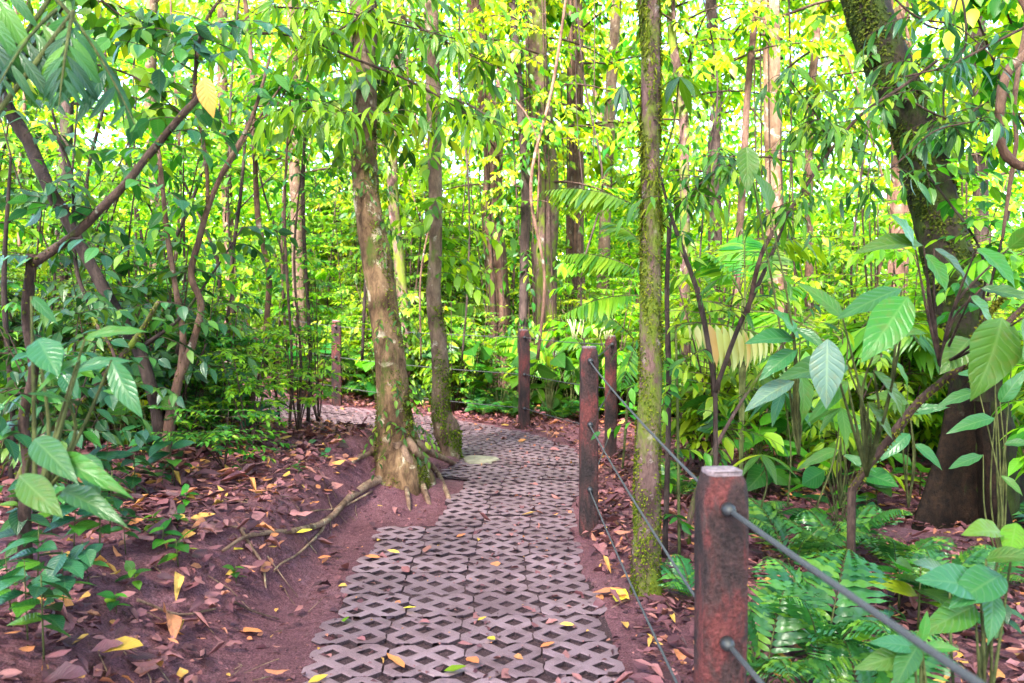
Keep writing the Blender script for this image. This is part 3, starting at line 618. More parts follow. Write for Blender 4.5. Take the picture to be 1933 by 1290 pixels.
# slim mossy tree in front of the second post's cables
pts = [(1222, -200, 4.0, 36), (1222, 0, 3.97, 37), (1225, 150, 3.95, 36), (1226, 300, 3.93, 34), (1228, 420, 3.92, 36), (1226, 560, 3.9, 40), (1228, 700, 3.9, 42), (1224, 850, 3.9, 46), (1222, 980, 3.9, 50), (1222, 1080, 3.9, 52), (1224, 1150, 3.9, 62)]
Q, rr = px_line(pts); oo = (float(Q[-1][0]), float(Q[-1][1]), g1(Q[-1][0], Q[-1][1]))
tC = tag(empty("tree", oo), "straight slim tree furred with green moss just behind the steel cables", "tree")
b = MB(); tube(b, Q, rr, 20, 0, .04, rng); b.build("trunk", M['bark_moss'], tC, oo)
b = MB(); moss_tufts(b, rng, Q, rr, 9000, .012); moss_tufts(b, rng, Q, rr, 9000, .015, side=3.3); moss_tufts(b, rng, Q, rr, 7000, .015, side=0)
moss_tufts(b, rng, Q[:26], rr[:26], 1100, .045, side=3.2, tp=LEAF_NARROW, hang=1.5); moss_tufts(b, rng, Q[:26], rr[:26], 800, .045, side=0, tp=LEAF_NARROW, hang=1.5)
b.build("moss", M['moss'], tC, oo)

# big leaning tree with buttresses
pts = [(1585, -120, 6.6, 80), (1625, 20, 6.5, 80), (1668, 130, 6.4, 80), (1712, 230, 6.3, 82), (1738, 310, 6.2, 82), (1765, 410, 6.1, 84), (1790, 500, 6.0, 84), (1815, 610, 5.95, 90), (1838, 700, 5.9, 96), (1856, 790, 5.85, 100), (1862, 900, 5.8, 110), (1865, 1020, 5.8, 130)]
Q, rr = px_line(pts); oo = (float(Q[-1][0]), float(Q[-1][1]), g1(Q[-1][0], Q[-1][1]) - .05)
tD = tag(empty("tree", oo), "big leaning tree coated in green moss with tall wing-like buttress roots", "tree")
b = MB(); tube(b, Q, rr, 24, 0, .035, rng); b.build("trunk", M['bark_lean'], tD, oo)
def buttress(top, foot, thick, seed):
    """a fin from the trunk down and out to the foot"""
    r = np.random.default_rng(seed); top = np.array(top); foot = np.array(foot); mb_ = MB(); n = 10; V = []; f = []
    inn = np.array([oo[0], oo[1]]); sd = norm(np.cross(np.append(foot[:2] - inn, 0), [0, 0, 1]))
    for k in range(n):
        t = k / (n - 1); z = top[2] * (1 - t) + (foot[2] - .1) * t; e = top[:2] * (1 - t ** 1.7) + foot[:2] * t ** 1.7; c = np.array([np.interp(z, Q[::-1, 2], Q[::-1, 0]), np.interp(z, Q[::-1, 2], Q[::-1, 1])])
        for s_, g in ((0, 1.6), (.35, 1.25), (.7, .9), (1, .5)):
            q_ = c * (1 - s_) + e * s_
            for sg in (-1, 1): V.append(np.append(q_, z) + sd * sg * thick * g * (.8 + .5 * t) + r.normal(0, .006, 3))
        V.append(np.append(e + (e - c) * .04, z))
    order = [0, 2, 4, 6, 8, 7, 5, 3, 1]
    for k in range(n - 1):
        for j in range(8): a, c_ = order[j], order[j + 1]; f.append((k * 9 + a, k * 9 + c_, (k + 1) * 9 + c_, (k + 1) * 9 + a))
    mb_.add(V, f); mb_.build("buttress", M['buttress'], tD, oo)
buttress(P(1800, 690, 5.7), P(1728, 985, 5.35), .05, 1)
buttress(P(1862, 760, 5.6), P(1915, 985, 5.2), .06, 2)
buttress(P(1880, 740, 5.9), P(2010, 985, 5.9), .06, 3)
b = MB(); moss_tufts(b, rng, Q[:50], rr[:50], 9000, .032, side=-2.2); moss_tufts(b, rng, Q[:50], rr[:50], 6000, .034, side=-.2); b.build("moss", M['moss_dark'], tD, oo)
L, T = MB(), MB()
for k in range(26):
    i = rng.integers(10, 26); a = rng.uniform(3.6, 6.0); spray(L, T, rng, Q[i], (math.cos(a), math.sin(a), .2), rng.uniform(.3, .7), 9, .13, LEAF_MD, sag=.6)
L.build("foliage", M['mid'], tD, oo); T.build("twigs", M['twig'], tD, oo)

# ---------------------------------------------------------------- farther tree trunks with crowns
crowns = [crown_proto(np.random.default_rng(100 + k), .17 + .02 * k, 27, 0, 8, 2.5) for k in range(3)]
CM = []
for k, (L, T) in enumerate(crowns):
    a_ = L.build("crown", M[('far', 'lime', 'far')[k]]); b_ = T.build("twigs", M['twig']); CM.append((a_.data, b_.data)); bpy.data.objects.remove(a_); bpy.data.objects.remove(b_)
def add_crown(parent, o_, at, k, sc, rz):
    for j, nm in enumerate(("crown", "twigs")):
        c = bpy.data.objects.new(nm, CM[k % 3][j]); COL.objects.link(c); c.parent = parent; c.location = np.array(at) - np.array(o_); c.scale = (sc, sc, sc); c.rotation_euler = (0, 0, rz)
FT = [  # px/py line, depth, width, bark, label, crown height
    ([(1008, -60), (1012, 120), (1022, 240), (1035, 380), (1028, 480), (1030, 640)], 12.5, 38, 'bark_moss', "stout vine-hung tree at the centre beyond the bend", 3.2, 1.0),
    ([(1082, -60), (1085, 100), (1086, 260), (1085, 420), (1090, 640)], 14.5, 28, 'bark_brown', "brown tree just right of the stout vine-hung tree", 4.0, 1.1),
    ([(895, -60), (905, 120), (930, 260), (930, 420), (942, 560), (945, 720)], 14.0, 34, 'bark_brown', "reddish tree directly behind the bend, right of the slim pale-barked tree", 3.6, 1.0),
    ([(975, 120), (985, 240), (992, 340), (990, 470), (985, 640)], 11.5, 15, 'bark_dark', "thin dark sapling between the two central trees", 2.8, .5),
    ([(1446, -60), (1450, 120), (1455, 280), (1462, 480), (1468, 620), (1470, 760)], 11.0, 30, 'bark_pink', "pinkish straight tree spotted with white lichen", 4.4, 1.0),
    ([(1688, -60), (1690, 120), (1695, 360), (1690, 560), (1688, 820)], 12.0, 32, 'bark_brown', "brown tree seen behind the big leaning tree", 4.6, 1.0),
    ([(1260, -60), (1265, 80), (1285, 200), (1290, 360), (1292, 560), (1296, 760)], 9.5, 17, 'bark_moss', "bending mossy sapling right of the slim mossy tree", 3.4, .7),
    ([(1340, 60), (1348, 180), (1345, 320), (1350, 520), (1355, 740)], 15.5, 22, 'bark_dark', "dark tree between bending sapling and pinkish tree", 3.8, 1.1),
    ([(1432, -60), (1415, 80), (1405, 200), (1400, 320), (1395, 420), (1380, 700)], 9.0, 12, 'bark_brown', "thin leaning pole-like sapling left of the pinkish tree", 4.0, .6),
    ([(1545, -60), (1530, 120), (1522, 260), (1530, 700)], 16.0, 14, 'bark_brown', "slender brown tree between pinkish and leaning trees", 4.0, 1.0),
    ([(560, -60), (556, 200), (562, 420), (566, 700)], 13.0, 20, 'bark_thin', "slender tree just left of the thick rooted tree", 3.4, 1.0),
    ([(760, -60), (748, 150), (742, 350), (760, 560), (770, 720)], 11.8, 18, 'bark_moss', "mossy slender tree peeping out right of the thick rooted tree", 3.4, .8),
    ([(130, -60), (135, 200), (120, 420), (118, 620)], 10.0, 20, 'bark_dark', "dark tree in the thicket at far left", 3.2, 1.0),
    ([(300, -60), (290, 200), (300, 420), (300, 600)], 15.0, 20, 'bark_thin', "pale tree deep in the left thicket", 3.4, 1.1),
    ([(1830, -60), (1840, 200), (1850, 460), (1880, 820)], 13.0, 24, 'bark_dark', "dark tree right of the big leaning tree", 3.6, 1.1),
    ([(1695, 600), (1690, 700), (1685, 800), (1680, 960)], 8.2, 40, 'bark_dark', "short dark leafy stump behind the diagonal branch", 0, 0),
    ([(430, -60), (425, 150), (432, 380), (440, 560)], 18.0, 18, 'bark_brown', "far brown tree above the climbing stretch of path", 3.6, 1.2),
    ([(1165, -60), (1150, 200), (1140, 420), (1135, 640)], 18.0, 20, 'bark_thin', "far pale tree behind the pair of close-set posts", 3.6, 1.2),
]
for k, (pl, d, wd, bk, lb, ch, cs) in enumerate(FT):
    pts = [(a, b_, d + .1 * math.sin(a + b_), wd * (1 + .25 * i / len(pl))) for i, (a, b_) in enumerate(pl)]
    Q, rr = px_line(pts, 4); base = Q[-1].copy(); gzv = g1(base[0], base[1])
    if gzv < base[2] - .05: Q = np.vstack([Q, [base[0], base[1], gzv - .1]]); rr = np.append(rr, rr[-1] * 1.25)
    if cs: Q = np.vstack([Q[0] + (Q[0] - Q[3]) * 3, Q]); rr = np.insert(rr, 0, rr[0] * .7)
    oo = (float(base[0]), float(base[1]), gzv); t = tag(empty("tree", oo), lb, "tree", "rainforest trees beyond the path")
    b = MB(); tube(b, Q, rr, 12, 0, .05, rng); b.build("trunk", M[bk], t, oo)
    if cs: add_crown(t, oo, (base[0], base[1], max(ch, gzv + 2.2)), k, cs, k * 1.3)
    if bk in ('bark_moss', 'bark_dark') or k in (0, 2):
        L, T = MB(), MB()
        for j in range(40):
            i = rng.integers(0, len(Q)); a = rng.uniform(0, 6.28); spray(L, T, rng, Q[i], (math.cos(a), math.sin(a), -.2), rng.uniform(.2, .6), 8, .13, LEAF_MD, sag=.9)
        L.build("climber_leaves", M['mid'], t, oo); T.build("twigs", M['twig'], t, oo)
    if k in (0, 1, 2, 4):   # hanging aerial roots against the trunk
        b = MB()
        for j in range(7):
            x0 = rng.uniform(-.25, .25); q0 = Q[0] + [x0, -.2, 0]; q1 = Q[-1] + [x0 * 1.2, -.2, 0]; mid = (q0 + q1) / 2 + rng.normal(0, .12, 3); tube(b, catmull([q0, mid, q1], 6), [.010, .012], 4, cap=False)
        b.build("aerial_roots", M['twig'], t, oo)

# ---------------------------------------------------------------- distant forest mass and its valley side
rng = np.random.default_rng(77)
b = MB()
def clump(cen, rad, n, size, m=0, tp=LEAF_LO):
    p = rng.normal(0, 1, (n, 3)); p = p / np.linalg.norm(p, axis=1)[:, None] * rng.uniform(.35, 1, n)[:, None] ** .6 * rad * [1, 1, .6]
    D = p * [1, 1, .4] + rng.normal(0, .5, (n, 3)); b.inst(tp, cen + p, frames(D - [0, 0, .3], np.array([0, 0, 1.0]) + rng.normal(0, .5, (n, 3))), size * rng.uniform(.6, 1.4, n), m)
cnt = 0
while cnt < 2300:
    d = 19 + 30 * rng.uniform() ** 1.3; px = rng.uniform(-150, 2080); py = rng.uniform(-80, 900) if rng.uniform() < .55 else rng.normal(520, 110)
    p = P(px, py, d); gzv = g1(p[0], p[1])
    if p[2] < gzv - .2: 
        if rng.uniform() < .5: p[2] = gzv + rng.uniform(.2, 1.5)
        else: continue
    clump(p, rng.uniform(.7, 1.5) * d / 26, int(rng.uniform(60, 120)), .0105 * d, int(rng.uniform() < .3)); cnt += 1
for k in range(9):
    d = rng.uniform(22, 38); px = rng.uniform(-50, 2000); x0 = (px - 966) / F * d; z0_ = g1(x0, d); rr = rng.uniform(.06, .16)
    tube(b, catmull([(x0, d, z0_ - .2), (x0 + rng.normal(0, .3), d, z0_ + 5), (x0 + rng.normal(0, .6), d, z0_ + 11), (x0 + rng.normal(0, 1), d, z0_ + 18)], 4), [rr, rr * .6], 7, 2, .05, rng)
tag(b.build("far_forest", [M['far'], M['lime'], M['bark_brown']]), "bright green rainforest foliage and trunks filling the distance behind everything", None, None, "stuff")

# ---------------------------------------------------------------- unseen leaf layer over the viewer, added to shade the near path
b = MB(); N = 26000; X = rng.uniform(-14, 11, N); Y = rng.uniform(-17, 2.0, N)
b.inst(LEAF_LO, np.stack([X, Y, 9.5 + rng.uniform(-1, 2.5, len(X)) + .12 * np.abs(Y + 4)], 1), frames(rng.normal(0, 1, (len(X), 3)) * [1, 1, .3], np.array([0, 0, 1.0]) + rng.normal(0, .4, (len(X), 3))), rng.uniform(.25, .5, len(X)))
tag(b.build("added_shade_leaves", M['far']), "unseen layer of leaves added overhead to shade the near path", None, None, "stuff")

# ---------------------------------------------------------------- understory shrubs, saplings, palms, ferns (copies of prototypes)
PROT = {}
def proto(kind, maker, lm, sm):
    L, T = maker; root_ = empty("proto"); a_ = L.build("foliage", lm, root_); b_ = T.build("stems", sm, root_); PROT[kind] = (root_, [a_, b_])
r_ = lambda k: np.random.default_rng(300 + k)
proto('broad', shrub_proto(r_(1), 'broad'), M['lime'], M['twig'])
proto('broad_dark', shrub_proto(r_(2), 'broad'), M['deep'], M['twig'])
proto('fine', shrub_proto(r_(3), 'fine'), M['lime'], M['twig'])
proto('fine_dark', shrub_proto(r_(4), 'fine'), M['mid'], M['twig'])
proto('tall', shrub_proto(r_(5), 'tall'), M['mid'], M['twig'])
proto('tall_bright', shrub_proto(r_(6), 'tall'), M['far'], M['twig'])
proto('tall_dark', shrub_proto(r_(10), 'tall'), M['deep'], M['twig'])
proto('herb', shrub_proto(r_(7), 'herb'), M['mid'], M['stem'])
proto('fern', fern(r_(8), 5, .88), M['fern'], M['stem'])
proto('fern_lo', fern(r_(9), 8, .62, PINNA_LO, 15), M['fern'], M['stem'])
def palm(r, n=8, ln=1.3, hgt=.6):
    L, T = MB(), MB(); tube(T, [(0, 0, 0), (0, 0, hgt)], [.03, .02], 7)
    for k in range(n):
        a = k * 6.283 / n + r.uniform(-.3, .3); frond(L, T, r, np.array([0, 0, hgt]), (math.cos(a), math.sin(a), r.uniform(.5, 1.3)), ln * r.uniform(.8, 1.1), 22, .34, LEAF_NARROW, .6, fall=.4, tr=.010)
    return L, T
proto('palm', palm(r_(11)), M['palm'], M['stem'])
DESC = {'broad': ("shrub", "mid-green broad-leaved shrub", "shrub"), 'broad_dark': ("shrub", "dark glossy broad-leaved shrub", "shrub"), 'fine': ("shrub", "airy lime shrub of tiny leaves", "shrub"),
        'fine_dark': ("shrub", "small-leaved green shrub", "shrub"), 'tall': ("sapling", "tall leafy green sapling", "sapling"), 'tall_bright': ("sapling", "tall sunlit yellow-green sapling", "sapling"),
        'tall_dark': ("sapling", "tall dark-leaved sapling", "sapling"), 'herb': ("broadleaf_plant", "low clump of big oval leaves", "plant"), 'fern': ("fern", "arching green fern", "fern"), 'fern_lo': ("fern", "small green fern", "fern"), 'palm': ("palm", "young feathery palm", "palm")}
PLACED = []
used = set()
def place(kind, x, y, sc=1.0, rz=None, zone="", z=None):
    rt, ch = PROT[kind]
    rz = rng.uniform(0, 6.28) if rz is None else rz; z = g1(x, y) if z is None else z
    t = copy_tree(rt, ch); t.name = DESC[kind][0]; t.location = (x, y, z - .01); t.rotation_euler = (rng.normal(0, .05), rng.normal(0, .05), rz); t.scale = (sc, sc, sc * rng.uniform(.9, 1.15))
    for c, nm in zip([o for o in (bpy.data.objects[-1],)], ()): pass
    PLACED.append((t, kind, proj((x, y, z + .5))[0], y, zone)); return t
def zone_of(px, d):
    if d > 15: return "deep in the forest"
    if px < 560: return "in the thicket left of the path"
    if px < 1180: return "behind the far fence"
    return "right of the mossy slim tree"
def fill(kind, n, x0, x1, y0, y1, s0, s1, tmin=1.2, test=None):
    c = 0; tr_ = 0
    while c < n and tr_ < 4000:
        tr_ += 1; y = rng.uniform(y0, y1); x = rng.uniform(x0, x1)
        if abs(x) > y * .70 + .8: continue
        t, _ = pathco(x, y)
        if abs(t[0]) < tmin: continue
        px, py = proj((x, y, g1(x, y)))
        if test and not test(x, y, px, py, t[0]): continue
        place(kind, x, y, rng.uniform(s0, s1)); c += 1
not_front = lambda x, y, px, py, t: not (430 < px < 1130 and y < 9.3)
left_ok = lambda x, y, px, py, t: t < -1.5 and not (480 < px < 1130 and y < 9) and not (350 < px < 500 and 6.9 < y < 13) 
leftnear = lambda x, y, px, py, t: t < -2.0 and px < 480
right_ok = lambda x, y, px, py, t: t > 1.6 and px > 1230 and not (1280 < px < 1480 and y < 4.0) and not (1640 < px < 1960 and y < 6.6)
beyond = lambda x, y, px, py, t: t > 1.0 and y > 10.2 and 380 < px < 1300
# beyond the fence
fill('broad', 26, -7, 5, 10.5, 17, .6, 1.2, 1.2, beyond); fill('fine_dark', 18, -7, 5, 10.3, 15, .7, 1.2, 1.1, beyond); fill('fine', 22, -7, 5, 10.5, 17, .8, 1.5, 1.1, beyond); fill('fine', 16, -9, 6, 12.5, 19, 1.9, 3.0, 2, beyond); fill('fine_dark', 8, -9, 6, 14, 20, 2, 3.2, 2, beyond)
fill('herb', 22, -6, 4, 9.8, 13, .8, 1.4, 1.0, beyond); fill('tall', 3, -8, 5, 13, 19, .6, .9, 2.5, beyond); fill('tall_bright', 8, -12, 8, 14, 24, .7, 1.1, 2.5, beyond)
fill('palm', 7, -6, 4, 11, 16, .8, 1.3, 1.5, beyond); fill('palm', 5, -7, 5, 12, 17, 1.2, 1.7, 2.0, beyond); fill('fern_lo', 14, -5, 4, 10.0, 12.5, .8, 1.3, .95, beyond)
# right side
fill('broad', 26, 1.5, 12, 4.8, 14, .7, 1.2, 1.5, right_ok); fill('fine', 24, 1.7, 12, 5, 15, .8, 1.5, 1.5, right_ok); fill('tall', 4, 2.5, 12, 8, 15, .7, 1.0, 1.6, right_ok)
fill('tall_bright', 8, 3, 16, 9, 20, .8, 1.3, 2.5, right_ok); fill('fine', 16, 2.5, 16, 8, 19, 1.5, 2.8, 2, right_ok); fill('herb', 22, 1.3, 8, 4.3, 9, .6, 1.0, 1.4, right_ok); fill('palm', 5, 2, 9, 6, 12, .9, 1.3, 1.5, right_ok); fill('palm', 5, 2.5, 11, 8, 14, 1.2, 1.8, 1.8, right_ok)
fill('fern_lo', 12, 1.3, 7, 3.6, 8, .7, 1.2, 1.4, right_ok)
# left thicket
fill('broad_dark', 2, -3.4, -1.5, 3.4, 5.2, .4, .55, 1.7, lambda x, y, px, py, t: px < 120); fill('broad_dark', 16, -9, -2, 5.2, 11, .6, 1.0, 2.3, leftnear); fill('fine_dark', 30, -9, -1.6, 5.5, 10.2, .7, 1.1, 1.3, left_ok); fill('tall', 5, -12, -3.5, 8, 15, .7, 1.0, 1.9, left_ok)
fill('tall_dark', 2, -8, -3.5, 6.5, 9, .6, .9, 1.9, leftnear); fill('tall_bright', 9, -18, -3, 10, 22, .8, 1.3, 1.9, left_ok); fill('fine', 22, -8, -1.8, 6.3, 11, .8, 1.3, 1.3, left_ok); fill('fine', 14, -16, -3, 9, 19, 1.6, 2.8, 2, left_ok); fill('fine_dark', 26, -7, -1.8, 5.6, 9, .5, .9, 1.5, left_ok); fill('herb', 22, -6, -2, 4, 9, .5, .9, 1.7, leftnear)


# ---------------------------------------------------------------- hand-placed stems, branches and vines
rng = np.random.default_rng(55)
def stems(name, label, cat, lines, bark, leaf=None, nspray=20, lsize=.08, tp=LEAF_MD, slen=(.2, .45), nl=8, lo=0.0, hi=1.0, sag=.35, group=None, mossn=0, fall=.3, extra=None, ground=True, dirn=None, ds=1.0):
    """lines: list of pixel polylines [(px,py,d,width)], the first one is the main stem, its LAST point nearest the ground"""
    Qs = [px_line([(a, b_, d * ds, w_ * (.82 if ds > 1 else 1)) for a, b_, d, w_ in l_], 6) for l_ in lines]; Q0, r0_ = Qs[0]; e = Q0[-1]
    oo = (float(e[0]), float(e[1]), g1(e[0], e[1]) if ground else float(e[2]))
    t = tag(empty(name, oo), label, cat, group)
    for k, (Q, rr) in enumerate(Qs):
        if k == 0 and ground and Q[-1][2] > oo[2]: Q = np.vstack([Q, [Q[-1][0], Q[-1][1], oo[2] - .03]]); rr = np.append(rr, rr[-1] * 1.15)
        b = MB(); tube(b, Q, rr, 9, 0, .06, rng); b.build("stem" if k == 0 else "branch", M[bark], t, oo)
    if leaf:
        L, T = MB(), MB(); ps = []
        for j in range(nspray):
            Q, rr = Qs[rng.integers(0, len(Qs))]; i = int(rng.uniform(lo, hi) * (len(Q) - 1)); a = rng.uniform(0, 6.28)
            d = np.array([math.cos(a), math.sin(a), rng.uniform(-.1, .6)]) if dirn is None else np.array(dirn) + rng.normal(0, .5, 3)
            spray(L, T, rng, Q[i], d, rng.uniform(*slen), nl, lsize, tp, 0, sag=sag, twig_r=.003, droop=fall)
        L.build("foliage", M[leaf], t, oo); T.build("twigs", M['twig'], t, oo)
    if mossn:
        b = MB()
        for Q, rr in Qs: moss_tufts(b, rng, Q, rr, mossn, .016)
        b.build("moss", M['moss'], t, oo)
    return t
stems("leaning_shrub", "thick brown stem forking into a long diagonal bough at far left", "shrub", [[(62, 480, 2.5, 20), (50, 600, 2.5, 21), (62, 700, 2.5, 23), (40, 790, 2.5, 23), (48, 880, 2.5, 26), (38, 970, 2.5, 28)],
      [(390, 160, 2.6, 8), (378, 190, 2.6, 15), (350, 220, 2.6, 16), (300, 278, 2.6, 17), (235, 355, 2.5, 18), (150, 438, 2.5, 20), (95, 478, 2.5, 22), (62, 500, 2.5, 22)], [(445, -20, 2.7, 5), (400, 40, 2.7, 8), (380, 100, 2.65, 9), (372, 190, 2.6, 9)]],
      'twig', 'deep', 34, .09, LEAF_OV, (.2, .4), 6, lo=.3, hi=1, ds=1.25, mossn=200)
stems("leaning_shrub", "dark leaning trunk crossing behind the long diagonal bough at left", "shrub", [[(-30, 90, 3.7, 26), (20, 200, 3.6, 28), (60, 270, 3.6, 30), (95, 350, 3.5, 28), (150, 455, 3.5, 27), (205, 560, 3.5, 27), (262, 665, 3.5, 28), (290, 760, 3.5, 28), (300, 830, 3.5, 30)],
      [(100, 235, 3.6, 6), (140, 330, 3.6, 7), (145, 500, 3.55, 9), (175, 590, 3.5, 9), (190, 640, 3.5, 9)], [(460, 430, 3.6, 4), (400, 520, 3.6, 5), (340, 600, 3.5, 7), (275, 650, 3.5, 12)]], 'bark_dark', 'deep', 40, .12, LEAF_MD, (.25, .6), 8, ds=1.5)
stems("forked_sapling", "pale twisting sapling joined by a dark stem just above the litter", "sapling", [[(520, 95, 4.5, 5), (480, 225, 4.4, 9), (425, 325, 4.3, 12), (395, 395, 4.3, 13), (376, 460, 4.25, 15), (362, 520, 4.2, 16), (380, 575, 4.2, 16), (366, 640, 4.2, 17), (335, 720, 4.2, 22), (318, 800, 4.2, 26), (300, 880, 4.2, 34)],
      [(300, 240, 4.4, 6), (308, 330, 4.3, 10), (318, 440, 4.3, 12), (332, 540, 4.25, 13), (345, 640, 4.2, 15), (335, 720, 4.2, 16)], [(365, 190, 4.5, 7), (385, 255, 4.4, 8), (394, 330, 4.3, 9), (395, 395, 4.3, 9)], [(560, 150, 4.8, 3), (520, 210, 4.6, 4), (480, 240, 4.5, 5)], [(610, 60, 4.9, 3), (540, 160, 4.7, 4), (470, 260, 4.5, 6), (420, 340, 4.3, 7)]],
      'bark_brown', 'mid', 40, .11, LEAF_HI, (.2, .55), 8, hi=.5, mossn=300, ds=1.25)
stems("slim_sapling", "straight reddish-brown slim sapling curving at its foot behind the twisted one", "sapling", [[(465, -20, 5.6, 9), (476, 70, 5.6, 11), (483, 190, 5.5, 12), (484, 300, 5.5, 12), (490, 420, 5.5, 13), (508, 520, 5.5, 13), (503, 610, 5.5, 14), (497, 690, 5.5, 15), (470, 760, 5.5, 15), (458, 810, 5.5, 16)],
      [(355, 690, 5.6, 8), (410, 655, 5.5, 9), (470, 640, 5.5, 9), (500, 650, 5.5, 10), (530, 655, 5.5, 6)], [(590, 130, 5.6, 3), (540, 290, 5.6, 4), (490, 300, 5.5, 5)]], 'bark_brown', 'mid', 46, .12, LEAF_HI, (.3, .7), 8, hi=.6, ds=1.28)
stems("leaning_shrub", "mossy low bough slanting up from the litter at left", "shrub", [[(300, 570, 3.2, 10), (255, 640, 3.2, 13), (190, 715, 3.1, 15), (130, 775, 3.0, 16), (60, 850, 2.9, 18), (20, 930, 2.9, 20)], [(175, 600, 3.2, 7), (215, 690, 3.1, 8), (130, 775, 3.0, 10)]], 'bark_moss', 'deep', 22, .09, LEAF_OV, (.15, .35), 6, mossn=500, ds=1.35)
for k, (x, top, d, wd, bot, lb) in enumerate(((545, 120, 6.4, 6, 800, "thin dark upright stem nearest the far bright red post"), (580, 60, 7.2, 7, 790, "thin straight stem just left of the thick rooted tree"), (562, 300, 6.8, 5, 795, "hair-thin upright stem amid airy lime leaves"),
        (250, 330, 5.4, 5, 760, "thin dark stem behind the dark leaning trunk"), (230, 420, 6.0, 5, 740, "second thin stem behind the dark leaning trunk"), (15, 300, 3.6, 12, 900, "brown stem standing at the left picture edge"), (435, 520, 4.9, 5, 800, "thin leafy stem between the twisted and the slim sapling"),
        (410, 560, 5.2, 4, 780, "wispy stem in front of the climbing stretch of paving"))):
    stems("slim_sapling", lb, "sapling", [[(x + 12, top, d, wd * .5), (x - 6, (top + bot) / 2 - 60, d, wd), (x + 5, bot - 120, d, wd), (x, bot, d, wd * 1.1)]], 'bark_dark' if k % 2 else 'twig', 'mid' if k % 3 else 'lime', 26, .07, LEAF_MD, (.2, .45), 8, hi=.75, group="thin stems in the left thicket", ds=max(1.0, 6.6 / d) if bot < 850 else 1.2)
for k, x in enumerate((85, 125, 165, 205, 270, 335, 350, 395, 445, 525)):
    d = 6.4 + (k * 37 % 10) * .25; w_ = 4 + k % 3 * 2; a = (k * 53 % 7 - 3) * 14
    stems("slim_sapling", f"slender bending dark stem rising from the left litter, {ORD[k]}" + (" from left" if k else ""), "sapling", [[(x + a * 2.2, 160 + 20 * (k % 4), d, w_ * .5), (x + a, 350, d, w_ * .8), (x - a * .5, 520, d, w_), (x + a * .3, 680, d, w_ * 1.1), (x, 790, d, w_ * 1.3)], [(x - a * 3 + 30, 300, d, w_ * .4), (x - a * .8, 430, d, w_ * .5), (x - a * .4, 540, d, w_ * .6)]], 'bark_dark', ('mid', 'lime')[k % 2], 18, .085, LEAF_MD, (.2, .5), 8, hi=.7, group="bending stems in the left thicket")
# airy small-leaved sprays crossing the gap left of the posts
for k, (x, y, d, lb) in enumerate(((560, 640, 6.6, "airy lime small-leaved bush touching the far bright red post"), (470, 700, 5.6, "airy bush at the foot of the slim reddish sapling"), (420, 800, 5.2, "low airy bush of tiny leaves where litter meets thicket"), (380, 720, 6.5, "tiny-leaved bush before the climbing paving"), (600, 560, 7.2, "tiny-leaved bush rising left of the thick tree trunk"))):
    L, T = MB(), MB(); c0 = P(x, y, d); gb = g1(c0[0], c0[1]); o_ = (float(c0[0]), float(c0[1]), gb); t = tag(empty("shrub", o_), lb, "shrub", "airy small-leaved bushes")
    for j in range(5):
        tip = c0 + rng.normal(0, .22, 3) * [1, 1, .8]; Q = catmull([(c0[0], c0[1], gb), (c0 + tip) / 2 * [1, 1, 0] + [0, 0, (gb + tip[2]) / 2], tip], 4); tube(T, Q, [.007, .003], 4)
        for q_ in range(9):
            i = rng.integers(4, len(Q)); a = rng.uniform(0, 6.28); spray(L, T, rng, Q[i], (math.cos(a), math.sin(a), .1), rng.uniform(.2, .45), 16, .05, LEAF_MD, sag=.15, droop=.05, twig_r=.002)
    L.build("foliage", M['lime' if k in (0, 1, 4) else 'mid'], t, o_); T.build("stems", M['twig'], t, o_)

# overhanging boughs with long hanging leaves
def bough(label, line, leaf, n, size, tp, slen, nl=8, name="overhanging_branch", bark='twig', seed=1, hi=1.0, sag=.5, fall=.6, lo=0.0, cat="branch"):
    global rng; keep_, rng = rng, np.random.default_rng(seed); t = stems(name, label, cat, line, bark, leaf, n, size, tp, slen, nl, lo, hi, sag, None, 0, fall, ground=False); rng = keep_; return t
bough("leafy bough drooping across the top of the thick rooted tree", [[(420, 70, 4.6, 5), (560, 75, 4.7, 5), (680, 120, 4.8, 5), (790, 165, 4.9, 4), (900, 230, 5.0, 2)], [(500, 20, 4.6, 4), (640, 30, 4.8, 4), (740, 50, 4.9, 3), (860, 80, 5.0, 2)], [(600, 90, 4.7, 4), (700, 30, 4.8, 3), (760, -20, 4.9, 2)], [(540, 215, 4.7, 3), (640, 215, 4.8, 3), (720, 235, 4.8, 2)]], 'lime', 70, .135, LEAF_LONG, (.2, .45), 6, seed=2)
bough("drooping green bough above the slim pale-barked tree", [[(690, 150, 6.9, 6), (780, 170, 6.6, 5), (880, 200, 6.4, 4), (960, 250, 6.2, 2)], [(760, 40, 6.8, 5), (850, 90, 6.5, 4), (930, 130, 6.3, 2)]], 'mid', 42, .17, LEAF_LONG, (.25, .5), 7, seed=3)
bough("long leafy branch reaching left in front of the leaning tree", [[(1760, 120, 4.2, 6), (1700, 165, 4.2, 6), (1620, 220, 4.15, 6), (1560, 290, 4.1, 6), (1500, 380, 4.05, 7), (1440, 470, 4.0, 8), (1410, 590, 4.1, 10)], [(1850, 200, 4.3, 3), (1790, 230, 4.25, 4), (1700, 190, 4.2, 4)], [(1480, 150, 4.0, 2), (1540, 230, 4.05, 3), (1560, 290, 4.1, 4)], [(1250, 420, 3.9, 2), (1330, 340, 3.9, 3), (1420, 300, 4.0, 3), (1500, 310, 4.05, 3)]], 'mid', 95, .105, LEAF_LONG, (.15, .4), 6, seed=4, hi=.8)
